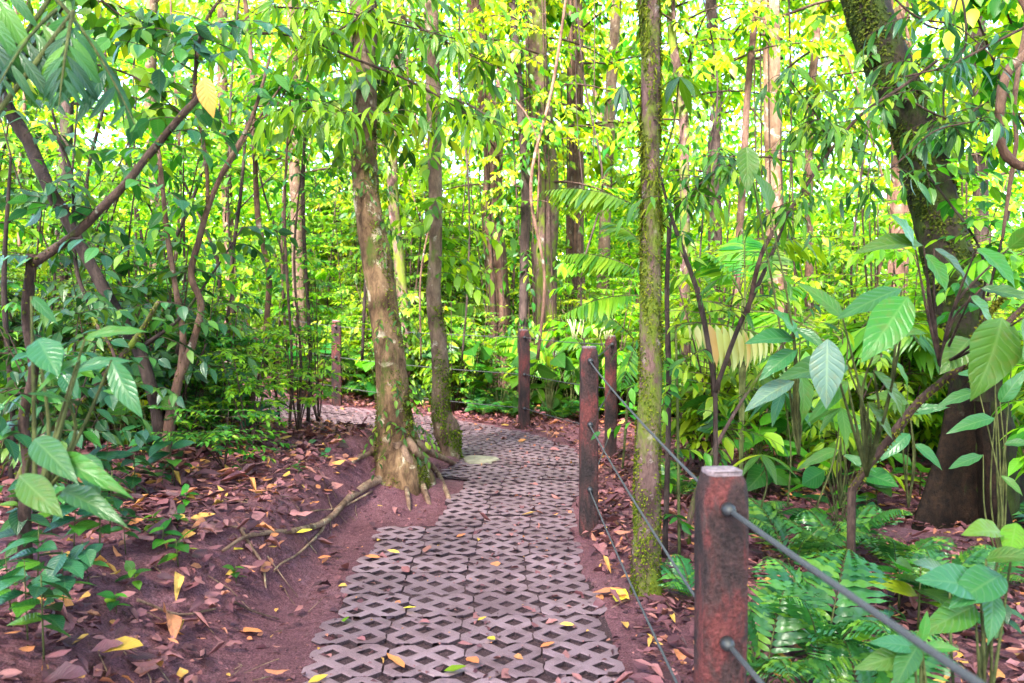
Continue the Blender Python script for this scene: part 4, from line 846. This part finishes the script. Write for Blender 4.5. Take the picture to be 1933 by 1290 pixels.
bough("dark glossy branch tips over the leaning tree's upper trunk", [[(1960, 40, 4.0, 6), (1860, 90, 4.0, 5), (1780, 130, 4.0, 4), (1700, 150, 4.0, 3)], [(1640, -30, 4.1, 4), (1720, 40, 4.1, 4), (1800, 60, 4.1, 3), (1900, 150, 4.0, 2)], [(1640, 350, 3.9, 2), (1700, 300, 3.95, 3), (1760, 250, 4.0, 3), (1850, 230, 4.0, 3)]], 'deep', 22, .11, LEAF_LONG, (.15, .35), 6, seed=5)
bough("yellow-green leafy twigs at the upper right corner", [[(1970, 300, 5.5, 5), (1900, 200, 5.5, 5), (1840, 60, 5.6, 4), (1800, -40, 5.6, 3)], [(1970, 150, 5.4, 5), (1900, 60, 5.4, 4), (1870, -30, 5.4, 3)]], 'far', 60, .13, LEAF_OV, (.2, .5), 7, seed=6)
bough("leafy twigs hanging in the top left behind the palm fronds", [[(-20, 60, 4.4, 6), (120, 110, 4.4, 5), (260, 150, 4.4, 4), (360, 230, 4.4, 2)], [(150, -40, 4.6, 5), (240, 40, 4.6, 4), (330, 90, 4.6, 3)]], 'mid', 60, .11, LEAF_OV, (.2, .45), 6, seed=7)
# big brown curled leaf hung on the diagonal bough
def one_leaf(name, label, cat, px, py, d, size, m, direction, normal, tp=LEAF_OV, aspect=1.0, group=None):
    b = MB(); p = P(px, py, d); b.inst(tp, [p], frames(np.array([direction], float), np.array([normal], float)), np.array([[size * aspect, size, size]])); o = b.build(name, m, None, tuple(p)); tag(o, label, cat, group); return o
one_leaf("dry_leaf", "pinkish tan dead leaf caught hanging on the diagonal bough's tip", "leaf", 392, 150, 2.55, .125, M['orange'], (.1, .05, -1), (-.1, -1, .1), aspect=.9)
# right-hand diagonal branch, shoots and vines
stems("leaning_branch", "dark diagonal branch with moss rising from the ferns to the right edge", "branch", [[(1990, 530, 2.9, 10), (1933, 578, 2.95, 11), (1860, 650, 3.0, 13), (1790, 712, 3.1, 14), (1730, 765, 3.2, 15), (1690, 820, 3.3, 17), (1650, 870, 3.4, 15), (1612, 925, 3.5, 14)], [(1890, 560, 2.95, 4), (1860, 600, 2.98, 5), (1820, 680, 3.05, 5)]], 'twig', None, mossn=900)
stems("slim_sapling", "thin wavy stem just right of the slim mossy tree", "sapling", [[(1235, 300, 4.5, 4), (1262, 400, 4.5, 7), (1290, 480, 4.5, 9), (1318, 560, 4.5, 10), (1338, 660, 4.5, 10), (1350, 740, 4.5, 9), (1352, 830, 4.5, 9), (1353, 900, 4.5, 9)], [(1490, 390, 4.3, 4), (1455, 480, 4.35, 7), (1415, 570, 4.4, 9), (1385, 640, 4.4, 9), (1350, 740, 4.5, 9)]], 'bark_dark', 'mid', 26, .10, LEAF_LONG, (.2, .4), 6, hi=.6)
stems("slim_sapling", "thin curved stem crossing between wavy stem and far posts", "sapling", [[(1560, 560, 4.8, 4), (1470, 660, 4.8, 5), (1400, 760, 4.8, 6), (1345, 860, 4.8, 9), (1318, 930, 4.8, 12), (1300, 1000, 4.8, 13)]], 'bark_moss', 'mid', 14, .10, LEAF_LONG, (.2, .4), 6, hi=.6)
stems("slim_sapling", "dark upright stem hugging the slim mossy tree's right side", "sapling", [[(1262, 420, 4.6, 9), (1258, 560, 4.6, 9), (1262, 700, 4.6, 10), (1262, 850, 4.6, 10), (1258, 1000, 4.6, 11)]], 'bark_dark', 'mid', 16, .09, LEAF_MD, (.2, .4), 7)
def vine(label, line, wname="vine", bark='bark_brown', leaf=None, n=0, **k): return stems(wname, label, "vine", line, bark, leaf, n, ground=False, **k)
vine("thick brown vine looping out and back at the right edge", [[(1980, 60, 4.2, 16), (1925, 108, 4.2, 17), (1888, 150, 4.2, 17), (1878, 215, 4.2, 17), (1882, 275, 4.2, 17), (1905, 308, 4.2, 17), (1940, 318, 4.2, 18), (1990, 310, 4.2, 18)]])
vine("thin brown vine dangling beside the looping thick vine", [[(1880, -60, 4.6, 9), (1908, 0, 4.6, 10), (1925, 40, 4.6, 10), (1915, 110, 4.6, 9), (1905, 200, 4.6, 9), (1910, 270, 4.6, 8), (1900, 350, 4.6, 8), (1888, 450, 4.6, 5)]])
vine("wiry dark vine hanging before the leaning tree's leaves", [[(1700, -40, 4.4, 3), (1720, 40, 4.4, 4), (1775, 60, 4.4, 4), (1800, 0, 4.4, 4), (1812, 90, 4.4, 4), (1775, 160, 4.4, 4), (1775, 260, 4.4, 3)]], bark='bark_dark')
vine("fine straight hanging vine left of the slim mossy tree", [[(1118, -60, 6.0, 2), (1120, 100, 6.0, 2), (1118, 300, 6.0, 1.5)]], bark='bark_thin')
vine("two dark leafy vines trailing at the right of the leaning tree", [[(1745, 330, 5.4, 4), (1850, 480, 5.3, 5), (1848, 620, 5.3, 5)], [(1900, 400, 5.2, 5), (1862, 560, 5.2, 5)]], bark='bark_dark', leaf='mid', n=14, lsize=.1, tp=LEAF_OV)

leaf_r = np.random.default_rng(91)
for k in range(16):
    x = 60 + k * 118 + leaf_r.uniform(-35, 35); d = leaf_r.uniform(7.5, 12); w_ = leaf_r.uniform(3, 7)
    vine(f"fine dark vine stem rising through the background foliage, {ORD[k]}" + (" from left" if k else ""), [[(x + leaf_r.normal(0, 30), -60, d, w_ * .7), (x + leaf_r.normal(0, 18), 160, d, w_), (x + leaf_r.normal(0, 18), 350, d, w_), (x + leaf_r.normal(0, 14), 520, d, w_), (x, 680, d, w_)],
        [(x + leaf_r.normal(0, 90), 100, d, w_ * .4), (x + leaf_r.normal(0, 40), 240, d, w_ * .5), (x, 420, d, w_ * .6)]], bark='bark_dark' if k % 2 else 'bark_brown', leaf='mid' if k % 3 else 'lime', n=10, lsize=.11, slen=(.2, .5), group="fine vine stems in the background")
# ---------------------------------------------------------------- palms and compound leaves
def palm_at(label, frs, base, leaf='palm', lw=.36, n=24, fall=.4, name="palm", tp=LEAF_NARROW, cat="palm"):
    """frs: (px0,py0,d0, px1,py1,d1) fronds"""
    o_ = (float(base[0]), float(base[1]), float(base[2])); t = tag(empty(name, o_), label, cat)
    for a in frs:
        p0, p1 = P(*a[:3]), P(*a[3:6]); ln = np.linalg.norm(p1 - p0); L, T = MB(), MB(); sg = .35; dd = (p1 - p0) / ln + np.array([0, 0, sg])
        frond(L, T, rng, p0, dd, ln * 1.05, n, lw, tp, sg, fall=fall, tr=.007, peak=.4, start=.12)
        f = L.build("frond", M[leaf], t, o_); s_ = T.build("midrib", M['stem'], t, o_); s_.parent = f; s_.location = (0, 0, 0)
        b = MB(); Q = catmull([np.array(o_), (np.array(o_) + p0) / 2 + [0, 0, .12], p0], 5); tube(b, Q, [.010, .007], 5); b.build("stalk", M['stem'], t, o_)
    return t
base = GH(1235, 860); base = P(1235, 850, 6.2); base[2] = g1(base[0], base[1])
palm_at("bright feathery palm fanning out just left of the slim mossy tree", [(1215, 400, 6.1, 1010, 350, 6.0), (1215, 520, 6.1, 1040, 470, 6.0), (1215, 560, 6.1, 1060, 600, 5.9), (1220, 470, 6.2, 1120, 400, 6.4)], base)
base = P(1400, 880, 5.6); base[2] = g1(base[0], base[1])
palm_at("lime feathery palm right of the slim mossy tree", [(1400, 560, 5.6, 1310, 440, 5.5), (1405, 560, 5.6, 1480, 430, 5.7), (1410, 590, 5.6, 1540, 520, 5.5), (1395, 600, 5.6, 1290, 560, 5.4), (1405, 540, 5.6, 1400, 400, 5.9)], base)
base = P(1285, 900, 4.5); base[2] = g1(base[0], base[1])
palm_at("faded yellowing palm leaf with browned leaflets hanging low behind the mossy slim tree", [(1275, 615, 4.6, 1470, 650, 4.5)], base, 'drypalm', .42, 15, 1.6, tp=LEAF_LONG, cat="palm leaf", name="dry_palm")
base = P(1175, 930, 7.0); base[2] = g1(base[0], base[1])
palm_at("small pale palm with orange-brown leaflets behind the tall post", [(1195, 640, 6.9, 1085, 560, 6.8), (1200, 650, 6.9, 1180, 720, 6.7)], base, 'palm', .4, 14)
base = np.array([-1.9, 1.6, g1(-1.9, 1.6)])
palm_at("blurred bluish palm fronds drooping into the top left corner", [(130, 20, 2.4, 40, 150, 2.2), (110, 0, 2.4, 215, 190, 2.3), (60, -50, 2.4, -60, 120, 2.2), (150, 30, 2.3, 130, 160, 2.2)], base, 'deep', .55, 9, .7, tp=leaf_tp(8, .21, .15, .45, .5))
def palmate(label, px, py, d, n, ln, droop=.6, m='mid', base_px=None):
    p = P(px, py, d); bb = P(base_px[0], base_px[1], d + .1); bb[2] = max(bb[2], g1(bb[0], bb[1])); o_ = tuple(bb); t = tag(empty("palmate_plant", o_), label, "plant")
    T = MB(); tube(T, catmull([bb, (bb + p) / 2 + [.03, 0, 0], p], 5), [.006, .004], 5); T.build("stalk", M['stem'], t, o_)
    L = MB(); a = np.arange(n) * 6.283 / n + .3; D = np.stack([np.cos(a), np.sin(a) * .8, -droop * np.ones(n)], 1); L.inst(LEAF_LONG, np.repeat([p], n, 0), frames(D, np.repeat([[0, 0, 1.0]], n, 0)), ln * rng.uniform(.85, 1.1, n)); L.build("leaf_whorl", M[m], t, o_)
palmate("parasol of seven drooping leaves against the slim mossy tree", 1278, 150, 4.3, 8, .24, .45, 'mid', (1235, 340))
palmate("pale parasol of drooping leaves left of the slim mossy tree", 1172, 165, 4.9, 7, .20, 1.2, 'pale', (1215, 300))
palmate("parasol plant with lance leaves under the diagonal branch", 1590, 770, 4.4, 9, .26, .3, 'mid', (1545, 960))
palmate("parasol plant with glossy leaves behind the closest post", 1480, 740, 4.6, 8, .27, .3, 'deep', (1490, 960))
palmate("low parasol plant left of the parasol plant with lance leaves", 1440, 860, 4.2, 7, .22, .2, 'mid', (1440, 960))

# big individual leaves at right, each on its plant
def leaf_plant(label, base_px, leaves, name="large_leaved_plant", bark='stem', cat="plant"):
    """leaves: (px,py,d, tipx,tipy,dz, aspect, material) ; stalks run back to the base"""
    bb = P(*base_px); g_ = g1(bb[0], bb[1]); bb[2] = max(bb[2], g_) if base_px[1] < 1000 else g_; o_ = tuple(bb); t = tag(empty(name, o_), label, cat)
    T = MB()
    for (x, y, d, tx, ty, td, asp, mn) in leaves:
        p, q_ = P(x, y, d), P(tx, ty, td); ln = np.linalg.norm(q_ - p); L = MB()
        L.inst(leaf_tp(12, rng.uniform(.5, .62), rng.uniform(.08, .3), rng.uniform(.1, .42), rng.uniform(.34, .48), rng.uniform(.008, .024)), [p], frames(np.array([q_ - p]), np.array([[rng.normal(0, .25), -.75, .75]])), np.array([[ln * asp, ln, ln]])); L.build("leaf", M[{'mid': 'big', 'lime': 'biglime'}.get(mn, mn)], t, o_)
        tube(T, catmull([bb, bb * .5 + p * .5 + rng.normal(0, .02, 3), p], 5), [.007, .003], 5)
    T.build("stalks", M[bark], t, o_); return t
leaf_plant("shrub with one silvery hanging leaf and big lime leaves near the diagonal branch", (1640, 900, 2.9), [(1562, 640, 2.6, 1560, 752, 2.5, .95, 'pale'), (1712, 560, 2.4, 1636, 672, 2.3, .85, 'big'), (1590, 600, 2.7, 1515, 525, 2.7, .55, 'mid'), (1640, 760, 2.7, 1700, 830, 2.7, .6, 'mid'), (1600, 720, 2.8, 1540, 780, 2.7, .5, 'mid'), (1660, 640, 2.7, 1760, 610, 2.7, .5, 'mid'), (1700, 545, 2.5, 1590, 585, 2.4, .5, 'deep'), (1650, 700, 2.6, 1740, 780, 2.6, .55, 'mid'), (1600, 690, 2.7, 1480, 700, 2.6, .7, 'deep')])
leaf_plant("sprawling shoot with broad heart-shaped lime leaves at the right edge", (1775, 690, 3.0), [(1725, 470, 2.9, 1705, 400, 2.8, 1.0, 'mid'), (1740, 465, 2.9, 1640, 440, 2.8, .6, 'mid'), (1745, 480, 2.9, 1795, 540, 2.8, .9, 'mid'), (1760, 470, 2.9, 1850, 540, 2.9, .5, 'pale'), (1830, 560, 2.6, 1900, 620, 2.6, .9, 'mid'), (1890, 600, 2.4, 1870, 740, 2.3, 1.1, 'mid'), (1930, 600, 2.3, 1990, 730, 2.3, 1.1, 'mid'),
   (1840, 470, 2.7, 1930, 520, 2.6, .9, 'mid'), (1830, 640, 2.9, 1790, 690, 2.8, 1.0, 'mid'), (1850, 545, 2.8, 1960, 560, 2.7, .6, 'deep'), (1900, 470, 2.9, 1960, 420, 2.8, .9, 'mid')], bark='twig')
leaf_plant("leafy shrub with oval leaves right of the wavy stem", (1510, 860, 3.6), [(1500, 640, 3.5, 1420, 630, 3.4, .6, 'deep'), (1500, 620, 3.5, 1560, 650, 3.4, .7, 'deep'), (1505, 660, 3.5, 1440, 700, 3.4, .7, 'deep'), (1510, 640, 3.5, 1470, 580, 3.4, .7, 'mid'), (1520, 700, 3.5, 1600, 720, 3.4, .5, 'mid'), (1510, 700, 3.5, 1540, 790, 3.4, .6, 'mid'), (1500, 720, 3.5, 1410, 760, 3.4, .6, 'pale'), (1450, 400, 3.4, 1445, 330, 3.3, .9, 'mid'), (1405, 280, 3.4, 1412, 360, 3.3, .8, 'mid')])
leaf_plant("broad-leaved plant filling the bottom right corner", (1850, 1290, 2.2), [(1900, 1090, 2.1, 1820, 1130, 2.0, .8, 'deep'), (1870, 1060, 2.1, 1960, 1040, 2.0, .9, 'mid'), (1860, 1120, 2.1, 1780, 1080, 2.0, .8, 'deep'), (1880, 1120, 2.1, 1900, 1210, 2.0, .8, 'deep'), (1850, 1150, 2.1, 1770, 1190, 2.0, .7, 'mid'), (1900, 1010, 2.2, 1850, 990, 2.1, .6, 'lime'), (1925, 990, 2.2, 1915, 1050, 2.1, .8, 'lime'), (1800, 1090, 2.3, 1740, 1060, 2.2, .5, 'deep')])
leaf_plant("low seedling clump with bluish leaves at the lower right", (1750, 1290, 2.0), [(1740, 1230, 2.0, 1660, 1215, 1.95, .6, 'deep'), (1745, 1225, 2.0, 1700, 1290, 1.9, .7, 'deep'), (1750, 1230, 2.0, 1820, 1230, 1.95, .7, 'mid'), (1750, 1220, 2.0, 1760, 1160, 2.0, .6, 'mid'), (1735, 1240, 2.0, 1640, 1260, 1.95, .6, 'mid')])
leaf_plant("blurred broad-leaved shrub at far left above the litter", (60, 960, 1.9), [(70, 640, 1.9, 100, 690, 1.8, .9, 'deep'), (150, 680, 1.9, 60, 720, 1.8, .5, 'mid'), (130, 760, 1.9, 60, 730, 1.8, .5, 'deep'), (140, 700, 2.0, 230, 660, 2.0, .6, 'deep'), (210, 680, 2.0, 240, 770, 1.9, .6, 'deep'), (60, 830, 1.8, 130, 900, 1.7, .6, 'deep'), (80, 860, 1.8, 215, 905, 1.7, .4, 'mid'), (110, 930, 1.8, 210, 960, 1.7, .5, 'deep'), (150, 860, 1.9, 180, 930, 1.8, .7, 'deep'), (30, 900, 1.8, 90, 960, 1.7, .7, 'mid'), (160, 640, 2.0, 260, 600, 2.0, .5, 'mid'), (60, 560, 2.0, 110, 610, 2.0, .6, 'deep')])

leaf_plant("dark broad-leaved plant partly covering the buttress roots", (1900, 1010, 4.6), [(1880, 790, 4.5, 1810, 800, 4.4, .6, 'deep'), (1890, 760, 4.5, 1935, 700, 4.4, .7, 'deep'), (1880, 720, 4.5, 1830, 690, 4.4, .8, 'deep'), (1900, 840, 4.5, 1960, 830, 4.4, .7, 'deep'), (1860, 860, 4.5, 1800, 880, 4.4, .5, 'deep'), (1895, 900, 4.5, 1940, 930, 4.4, .6, 'mid'), (1850, 740, 4.5, 1780, 750, 4.4, .5, 'deep'), (1910, 690, 4.5, 1960, 640, 4.4, .7, 'mid'), (1870, 650, 4.5, 1920, 620, 4.4, .8, 'deep')])
leaf_plant("big-leaved plant between the short stump and buttress tree", (1720, 960, 4.8), [(1715, 760, 4.7, 1650, 740, 4.6, .6, 'mid'), (1720, 780, 4.7, 1790, 760, 4.6, .6, 'deep'), (1715, 740, 4.7, 1700, 670, 4.6, .7, 'mid'), (1720, 820, 4.7, 1670, 860, 4.6, .6, 'deep'), (1730, 840, 4.7, 1790, 880, 4.6, .6, 'deep')])
leaf_plant("leafy plant with many oval leaves behind the diagonal branch foot", (1590, 960, 4.9), [(1590, 800, 4.8, 1530, 770, 4.7, .5, 'mid'), (1590, 820, 4.8, 1650, 800, 4.7, .5, 'mid'), (1590, 780, 4.8, 1600, 700, 4.7, .5, 'lime'), (1585, 850, 4.8, 1520, 870, 4.7, .5, 'mid'), (1595, 860, 4.8, 1660, 890, 4.7, .5, 'deep'), (1590, 830, 4.8, 1560, 720, 4.7, .4, 'lime')])
# ---------------------------------------------------------------- ferns and seedlings on the ground near the viewer
FERN_AT = [(1450, 1010, 3.0, .95, "closest large fern spreading beside the closest red post"), (1560, 1030, 3.1, 1.15, "big glossy fern below the diagonal branch"), (1640, 1120, 2.7, .9, "fern arching over litter under the thick cable"), (1780, 1010, 3.9, .8, "upright fern at the foot of the buttress roots"),
           (1310, 1010, 3.9, .7, "small fern tucked behind the closest post's left side"), (1590, 960, 4.6, 1.1, "fern in shadow before the short leafy stump"), (1700, 980, 4.4, .9, "fern left of the buttress roots"), (1740, 1190, 2.3, .7, "blue-green fern near the bottom right corner"), (1880, 960, 4.2, .7, "fern right of the buttress roots"),
           (1500, 940, 4.4, 1.0, "pale fern behind the closest post's top"), (1400, 900, 5.2, .9, "fern between wavy stem and closest post"), (1280, 880, 6.0, .9, "fern by the foot of the third post")]
for px, py, d, sc, lb in FERN_AT:
    x = (px - 966) / F * d; t = place('fern', x, d, sc * .92); t["label"] = lb; t["category"] = "fern"; t["group"] = "ferns along the right side"; t.name = "fern"; PLACED.pop()
L_, T_ = MB(), MB(); SEED = []
def seedling_proto(r, n=6, ln=.07, h=.1, m='mid'):
    L, T = MB(), MB(); tube(T, [(0, 0, 0), (.005, 0, h)], [.0025, .0015], 4)
    for k in range(n):
        a = k * 2.4 + r.uniform(-.3, .3); z = h * (.45 + .55 * k / n); scatter_leaves(L, r, [np.array([0, 0, z])], [(math.cos(a), math.sin(a), .35)], LEAF_OV, ln, droop=.15)
    return L, T
proto('seed_a', seedling_proto(np.random.default_rng(1), 6, .07, .10), M['mid'], M['stem']); proto('seed_b', seedling_proto(np.random.default_rng(2), 9, .085, .2), M['deep'], M['stem']); proto('seed_c', seedling_proto(np.random.default_rng(3), 5, .05, .07), M['fern'], M['stem'])
DESC.update({'seed_a': ("seedling", "small green seedling", "seedling"), 'seed_b': ("seedling", "dark glossy seedling", "seedling"), 'seed_c': ("seedling", "tiny pale green seedling", "seedling")})
def seeds(kind, pts, zone, s0=.8, s1=1.3):
    for px, py in pts:
        p = GH(px, py); place(kind, p[0], p[1], rng.uniform(s0, s1), zone=zone)
seeds('seed_a', [(440, 1110), (210, 1165), (300, 1040), (330, 1075), (250, 1120), (285, 1010), (345, 960), (390, 830)], "on the left litter bank", .8, 1.4)
seeds('seed_b', [(250, 960), (300, 930), (60, 1130), (110, 1180), (40, 1230), (160, 1110), (130, 1060), (30, 1080), (90, 1010), (200, 1010), (70, 1270), (180, 1060), (20, 1000), (150, 985), (230, 1050), (270, 905), (10, 1180)], "in the shade of the left edge", .9, 1.5)
seeds('seed_c', [(520, 860), (560, 900), (470, 850), (610, 870), (640, 845), (360, 900), (400, 870), (580, 850), (450, 905), (330, 1000)], "on the left bank top", .8, 1.5)
seeds('seed_a', [(1480, 1270), (1530, 1260), (1440, 1180), (1470, 1190), (1600, 1280), (1560, 1150), (1280, 940), (1850, 1150), (1400, 930)], "in the right litter", .7, 1.3)
seeds('seed_b', [(1560, 1190), (1350, 960), (1690, 1240), (1900, 1230), (1780, 1240), (1640, 1000), (1620, 1240)], "in the right litter", .7, 1.2)
# ground-cover low foliage in both thickets
fill('seed_b', 34, -7, -1.5, 3.5, 9, 1.5, 2.6, 1.3, lambda x, y, px, py, t: t < -1.5 and px < 560)
fill('seed_a', 30, 1.2, 7, 3.2, 9, 1.5, 3.0, 1.3, lambda x, y, px, py, t: t > 1.3 and px > 1250)
fill('seed_a', 30, -6, 3, 9.8, 13, 2, 3.5, .95, beyond)

# ---------------------------------------------------------------- fallen leaves one can pick out, sticks, slab
FALL = [(490, 1213, .12, 'orange', "large tan-orange fallen leaf on the bare dirt strip"), (757, 1160, .07, 'yellowleaf', "small yellow leaf standing between pavers"), (880, 1258, .10, 'orange', "orange leaf low on the pavers near the bottom edge"), (760, 1277, .13, 'orange', "long salmon leaf lying across the bottom row of pavers"),
  (1085, 1193, .07, 'orange', "peach oval leaf on the right column of pavers"), (920, 1218, .06, 'yellowleaf', "yellow-green leaf in a paver hole near bottom centre"), (1020, 1238, .07, 'orange', "rust leaf on the paver joint near bottom"), (715, 1062, .09, 'orange', "orange leaf at the paving's left edge, halfway up"), (752, 1053, .08, 'orange', "brown-orange leaf next to the left-edge paver leaf"),
  (800, 1052, .10, 'dead', "pink-brown leaf flat on the middle pavers"), (770, 1090, .08, 'dead', "dull brown leaf curled in the paver grid"), (860, 1022, .07, 'orange', "salmon leaf on the far part of straight paving"), (1005, 1165, .06, 'dead', "grey curled leaf on the pavers right of centre"), (1165, 1155, .14, 'yellowleaf', "biggest yellow leaf piled right of the paving"),
  (1190, 1150, .14, 'orange', "large orange leaf on the yellow pile right of the paving"), (1150, 1140, .10, 'orange', "brown-orange leaf at the left of the yellow pile"), (1155, 1080, .08, 'orange', "orange leaf by the foot of the slim mossy tree"), (1145, 940, .08, 'orange', "orange leaf beside the tall post's foot"), (1120, 998, .09, 'yellowleaf', "yellow leaf between tall post and mossy tree"),
  (350, 995, .13, 'orange', "broad orange leaf on the left bank litter"), (640, 905, .12, 'orange', "orange leaf heap's top leaf on the bank"), (620, 935, .11, 'orange', "orange leaf below the bank's leaf heap"), (650, 880, .10, 'orange', "tan leaf near the thick tree's left root"), (590, 960, .10, 'orange', "orange leaf beside the long surface root"),
  (170, 1250, .20, 'yellowleaf', "large mottled yellow-green leaf at the lower left"), (455, 1052, .07, 'yellowleaf', "little yellow leaf at the bank crest"), (595, 1068, .08, 'orange', "reddish leaf on the dirt between bank and paving"), (340, 1140, .15, 'dead', "large brown leaf on the near left bank"), (130, 1165, .16, 'orange', "rusty red leaf at the near left"),
  (575, 1284, .08, 'yellowleaf', "yellow leaf at the bottom edge by the paving"), (1240, 1030, .08, 'orange', "orange leaf behind the slim mossy tree"), (1580, 1250, .12, 'orange', "bright orange leaf under the thick cable"), (1440, 1160, .14, 'orange', "orange leaf right of the closest post"), (1520, 1250, .15, 'orange', "big reddish leaf at the lower right"),
  (555, 1020, .09, 'yellowleaf', "yellowish leaf by the root tips"), (785, 838, .10, 'orange', "red leaf at the roots of the thick tree"), (900, 1185, .05, 'yellowleaf', "green-yellow speck of leaf at centre pavers"), (650, 1160, .08, 'lime', "green leaf at the left rim of the paving"), (835, 1284, .09, 'lime', "green leaf on the bottom pavers"), (1010, 1190, .08, 'dead', "brown leaf in centre-right pavers")]
for px, py, sz, mn, lb in FALL:
    p = GH(px, py); t, pz_ = pathco(p[0], p[1]); on_ = abs(t[0]) < .64; p = np.array([p[0] - .045 / (CAMZ) * p[0] * on_, p[1] * (1 - .045 / CAMZ * on_), pz_[0] + .016 if on_ else p[2] + .03]); a = rng.uniform(0, 6.28); b = MB()
    b.inst(LEAF_DEAD, [p], frames(np.array([[math.cos(a), math.sin(a), .05]]), np.array([[rng.normal(0, .15), rng.normal(-.1, .15), 1.0]])), np.array([[sz * rng.uniform(.8, 1.15), sz, sz * .5]]))
    o = b.build("fallen_leaf", M[mn], None, tuple(p)); tag(o, lb, "fallen leaf", "fallen leaves that stand out")
for k, (pl, wd, lb) in enumerate((([(320, 985), (400, 1000), (460, 1012)], .008, "thin stick lying on the left bank litter"), ([(430, 1150), (470, 1170), (520, 1185)], .006, "short twig at the foot of the left bank"), ([(250, 1150), (330, 1180), (400, 1165)], .007, "pale twig in the near left litter"), ([(1180, 1010), (1195, 1060), (1185, 1090)], .005, "twig between paving and slim mossy tree"),
       ([(1480, 1010), (1600, 1060), (1700, 1080)], .009, "dark stick under the ferns at right"), ([(1820, 1200), (1880, 1250), (1940, 1270)], .008, "stick in the bottom right litter"), ([(240, 905), (300, 880), (360, 850)], .012, "dark fallen stick in front of the left thicket"), ([(1650, 1010), (1760, 960), (1830, 930)], .014, "dark rotten branch at the buttress tree's foot"))):
    Q = catmull([GH(a_, b_) + [0, 0, .02] for a_, b_ in pl], 5); b = MB(); tube(b, Q, [wd, wd * .6], 7, 0, .08, rng); o = b.build("fallen_stick", M['root' if k % 2 == 0 else 'twig'], None, tuple(Q[0])); tag(o, lb, "stick", "sticks on the ground")
p = GH(905, 878); b = MB(); th = np.arange(12) * 6.283 / 12; rr = .17 * (1 + .15 * np.sin(th * 3 + 1)); V = [(p[0] + 1.0 * r__ * math.cos(a), p[1] + 1.1 * r__ * math.sin(a), p[2] + z) for z, sc_ in ((-.03, 1), (.045, 1), (.055, .93)) for a, r__ in zip(th, rr * sc_)]
b.add(V, [(i * 12 + j, i * 12 + (j + 1) % 12, (i + 1) * 12 + (j + 1) % 12, (i + 1) * 12 + j) for i in range(2) for j in range(12)] + [tuple(range(24, 36))]); tag(b.build("stone_slab", M['slab'], None, tuple(p)), "pale flat stone beside the swollen-footed slim tree at the paving edge", "stone")
# pale flower spikes above the third post
p = P(1110, 640, 7.3); g_ = g1(p[0], p[1]); o_ = (float(p[0]), float(p[1]), g_); t = tag(empty("flowering_plant", o_), "plant with pale yellow finger-like flower spikes between the close-set posts", "plant"); b = MB(); T = MB(); tube(T, [(p[0], p[1], g_), tuple(p)], [.008, .005], 5)
for k in range(16):
    c = p + [(-.12 if k % 2 else .16) + rng.normal(0, .03), rng.normal(0, .03), 0]; d_ = np.array([rng.uniform(-.6, .6), 0, 1]); tube(b, [c, c + d_ * .08, c + d_ * .16 + [0, 0, .02]], [.006, .004], 5)
b.build("flower_spikes", M['flower'], t, o_); T.build("stem", M['stem'], t, o_)

# unique labels: kind + zone + counting from the left
import collections
grp = collections.defaultdict(list)
for t, kind, px, d, zone in PLACED: grp[(kind, zone or zone_of(px, d))].append((px, t))
for (kind, zone), L_ in grp.items():
    L_.sort(key=lambda q: q[0]); nm, ds, cat = DESC[kind]
    for i, (px, t) in enumerate(L_):
        t["category"] = cat; t["group"] = f"{ds} {zone}"[:80]
        t["label"] = f"{ds} {zone}" + (f", {ORD[i]}" + (" from left" if i else "") if len(L_) > 1 and i < 20 else ", toward the right" if i >= 20 else "")
for k, (rt, ch) in PROT.items():
    for c in ch: bpy.data.objects.remove(c)
    bpy.data.objects.remove(rt)
for o in bpy.data.objects:
    if o.name.split('.')[0] == 'moss': o['kind'] = 'stuff'
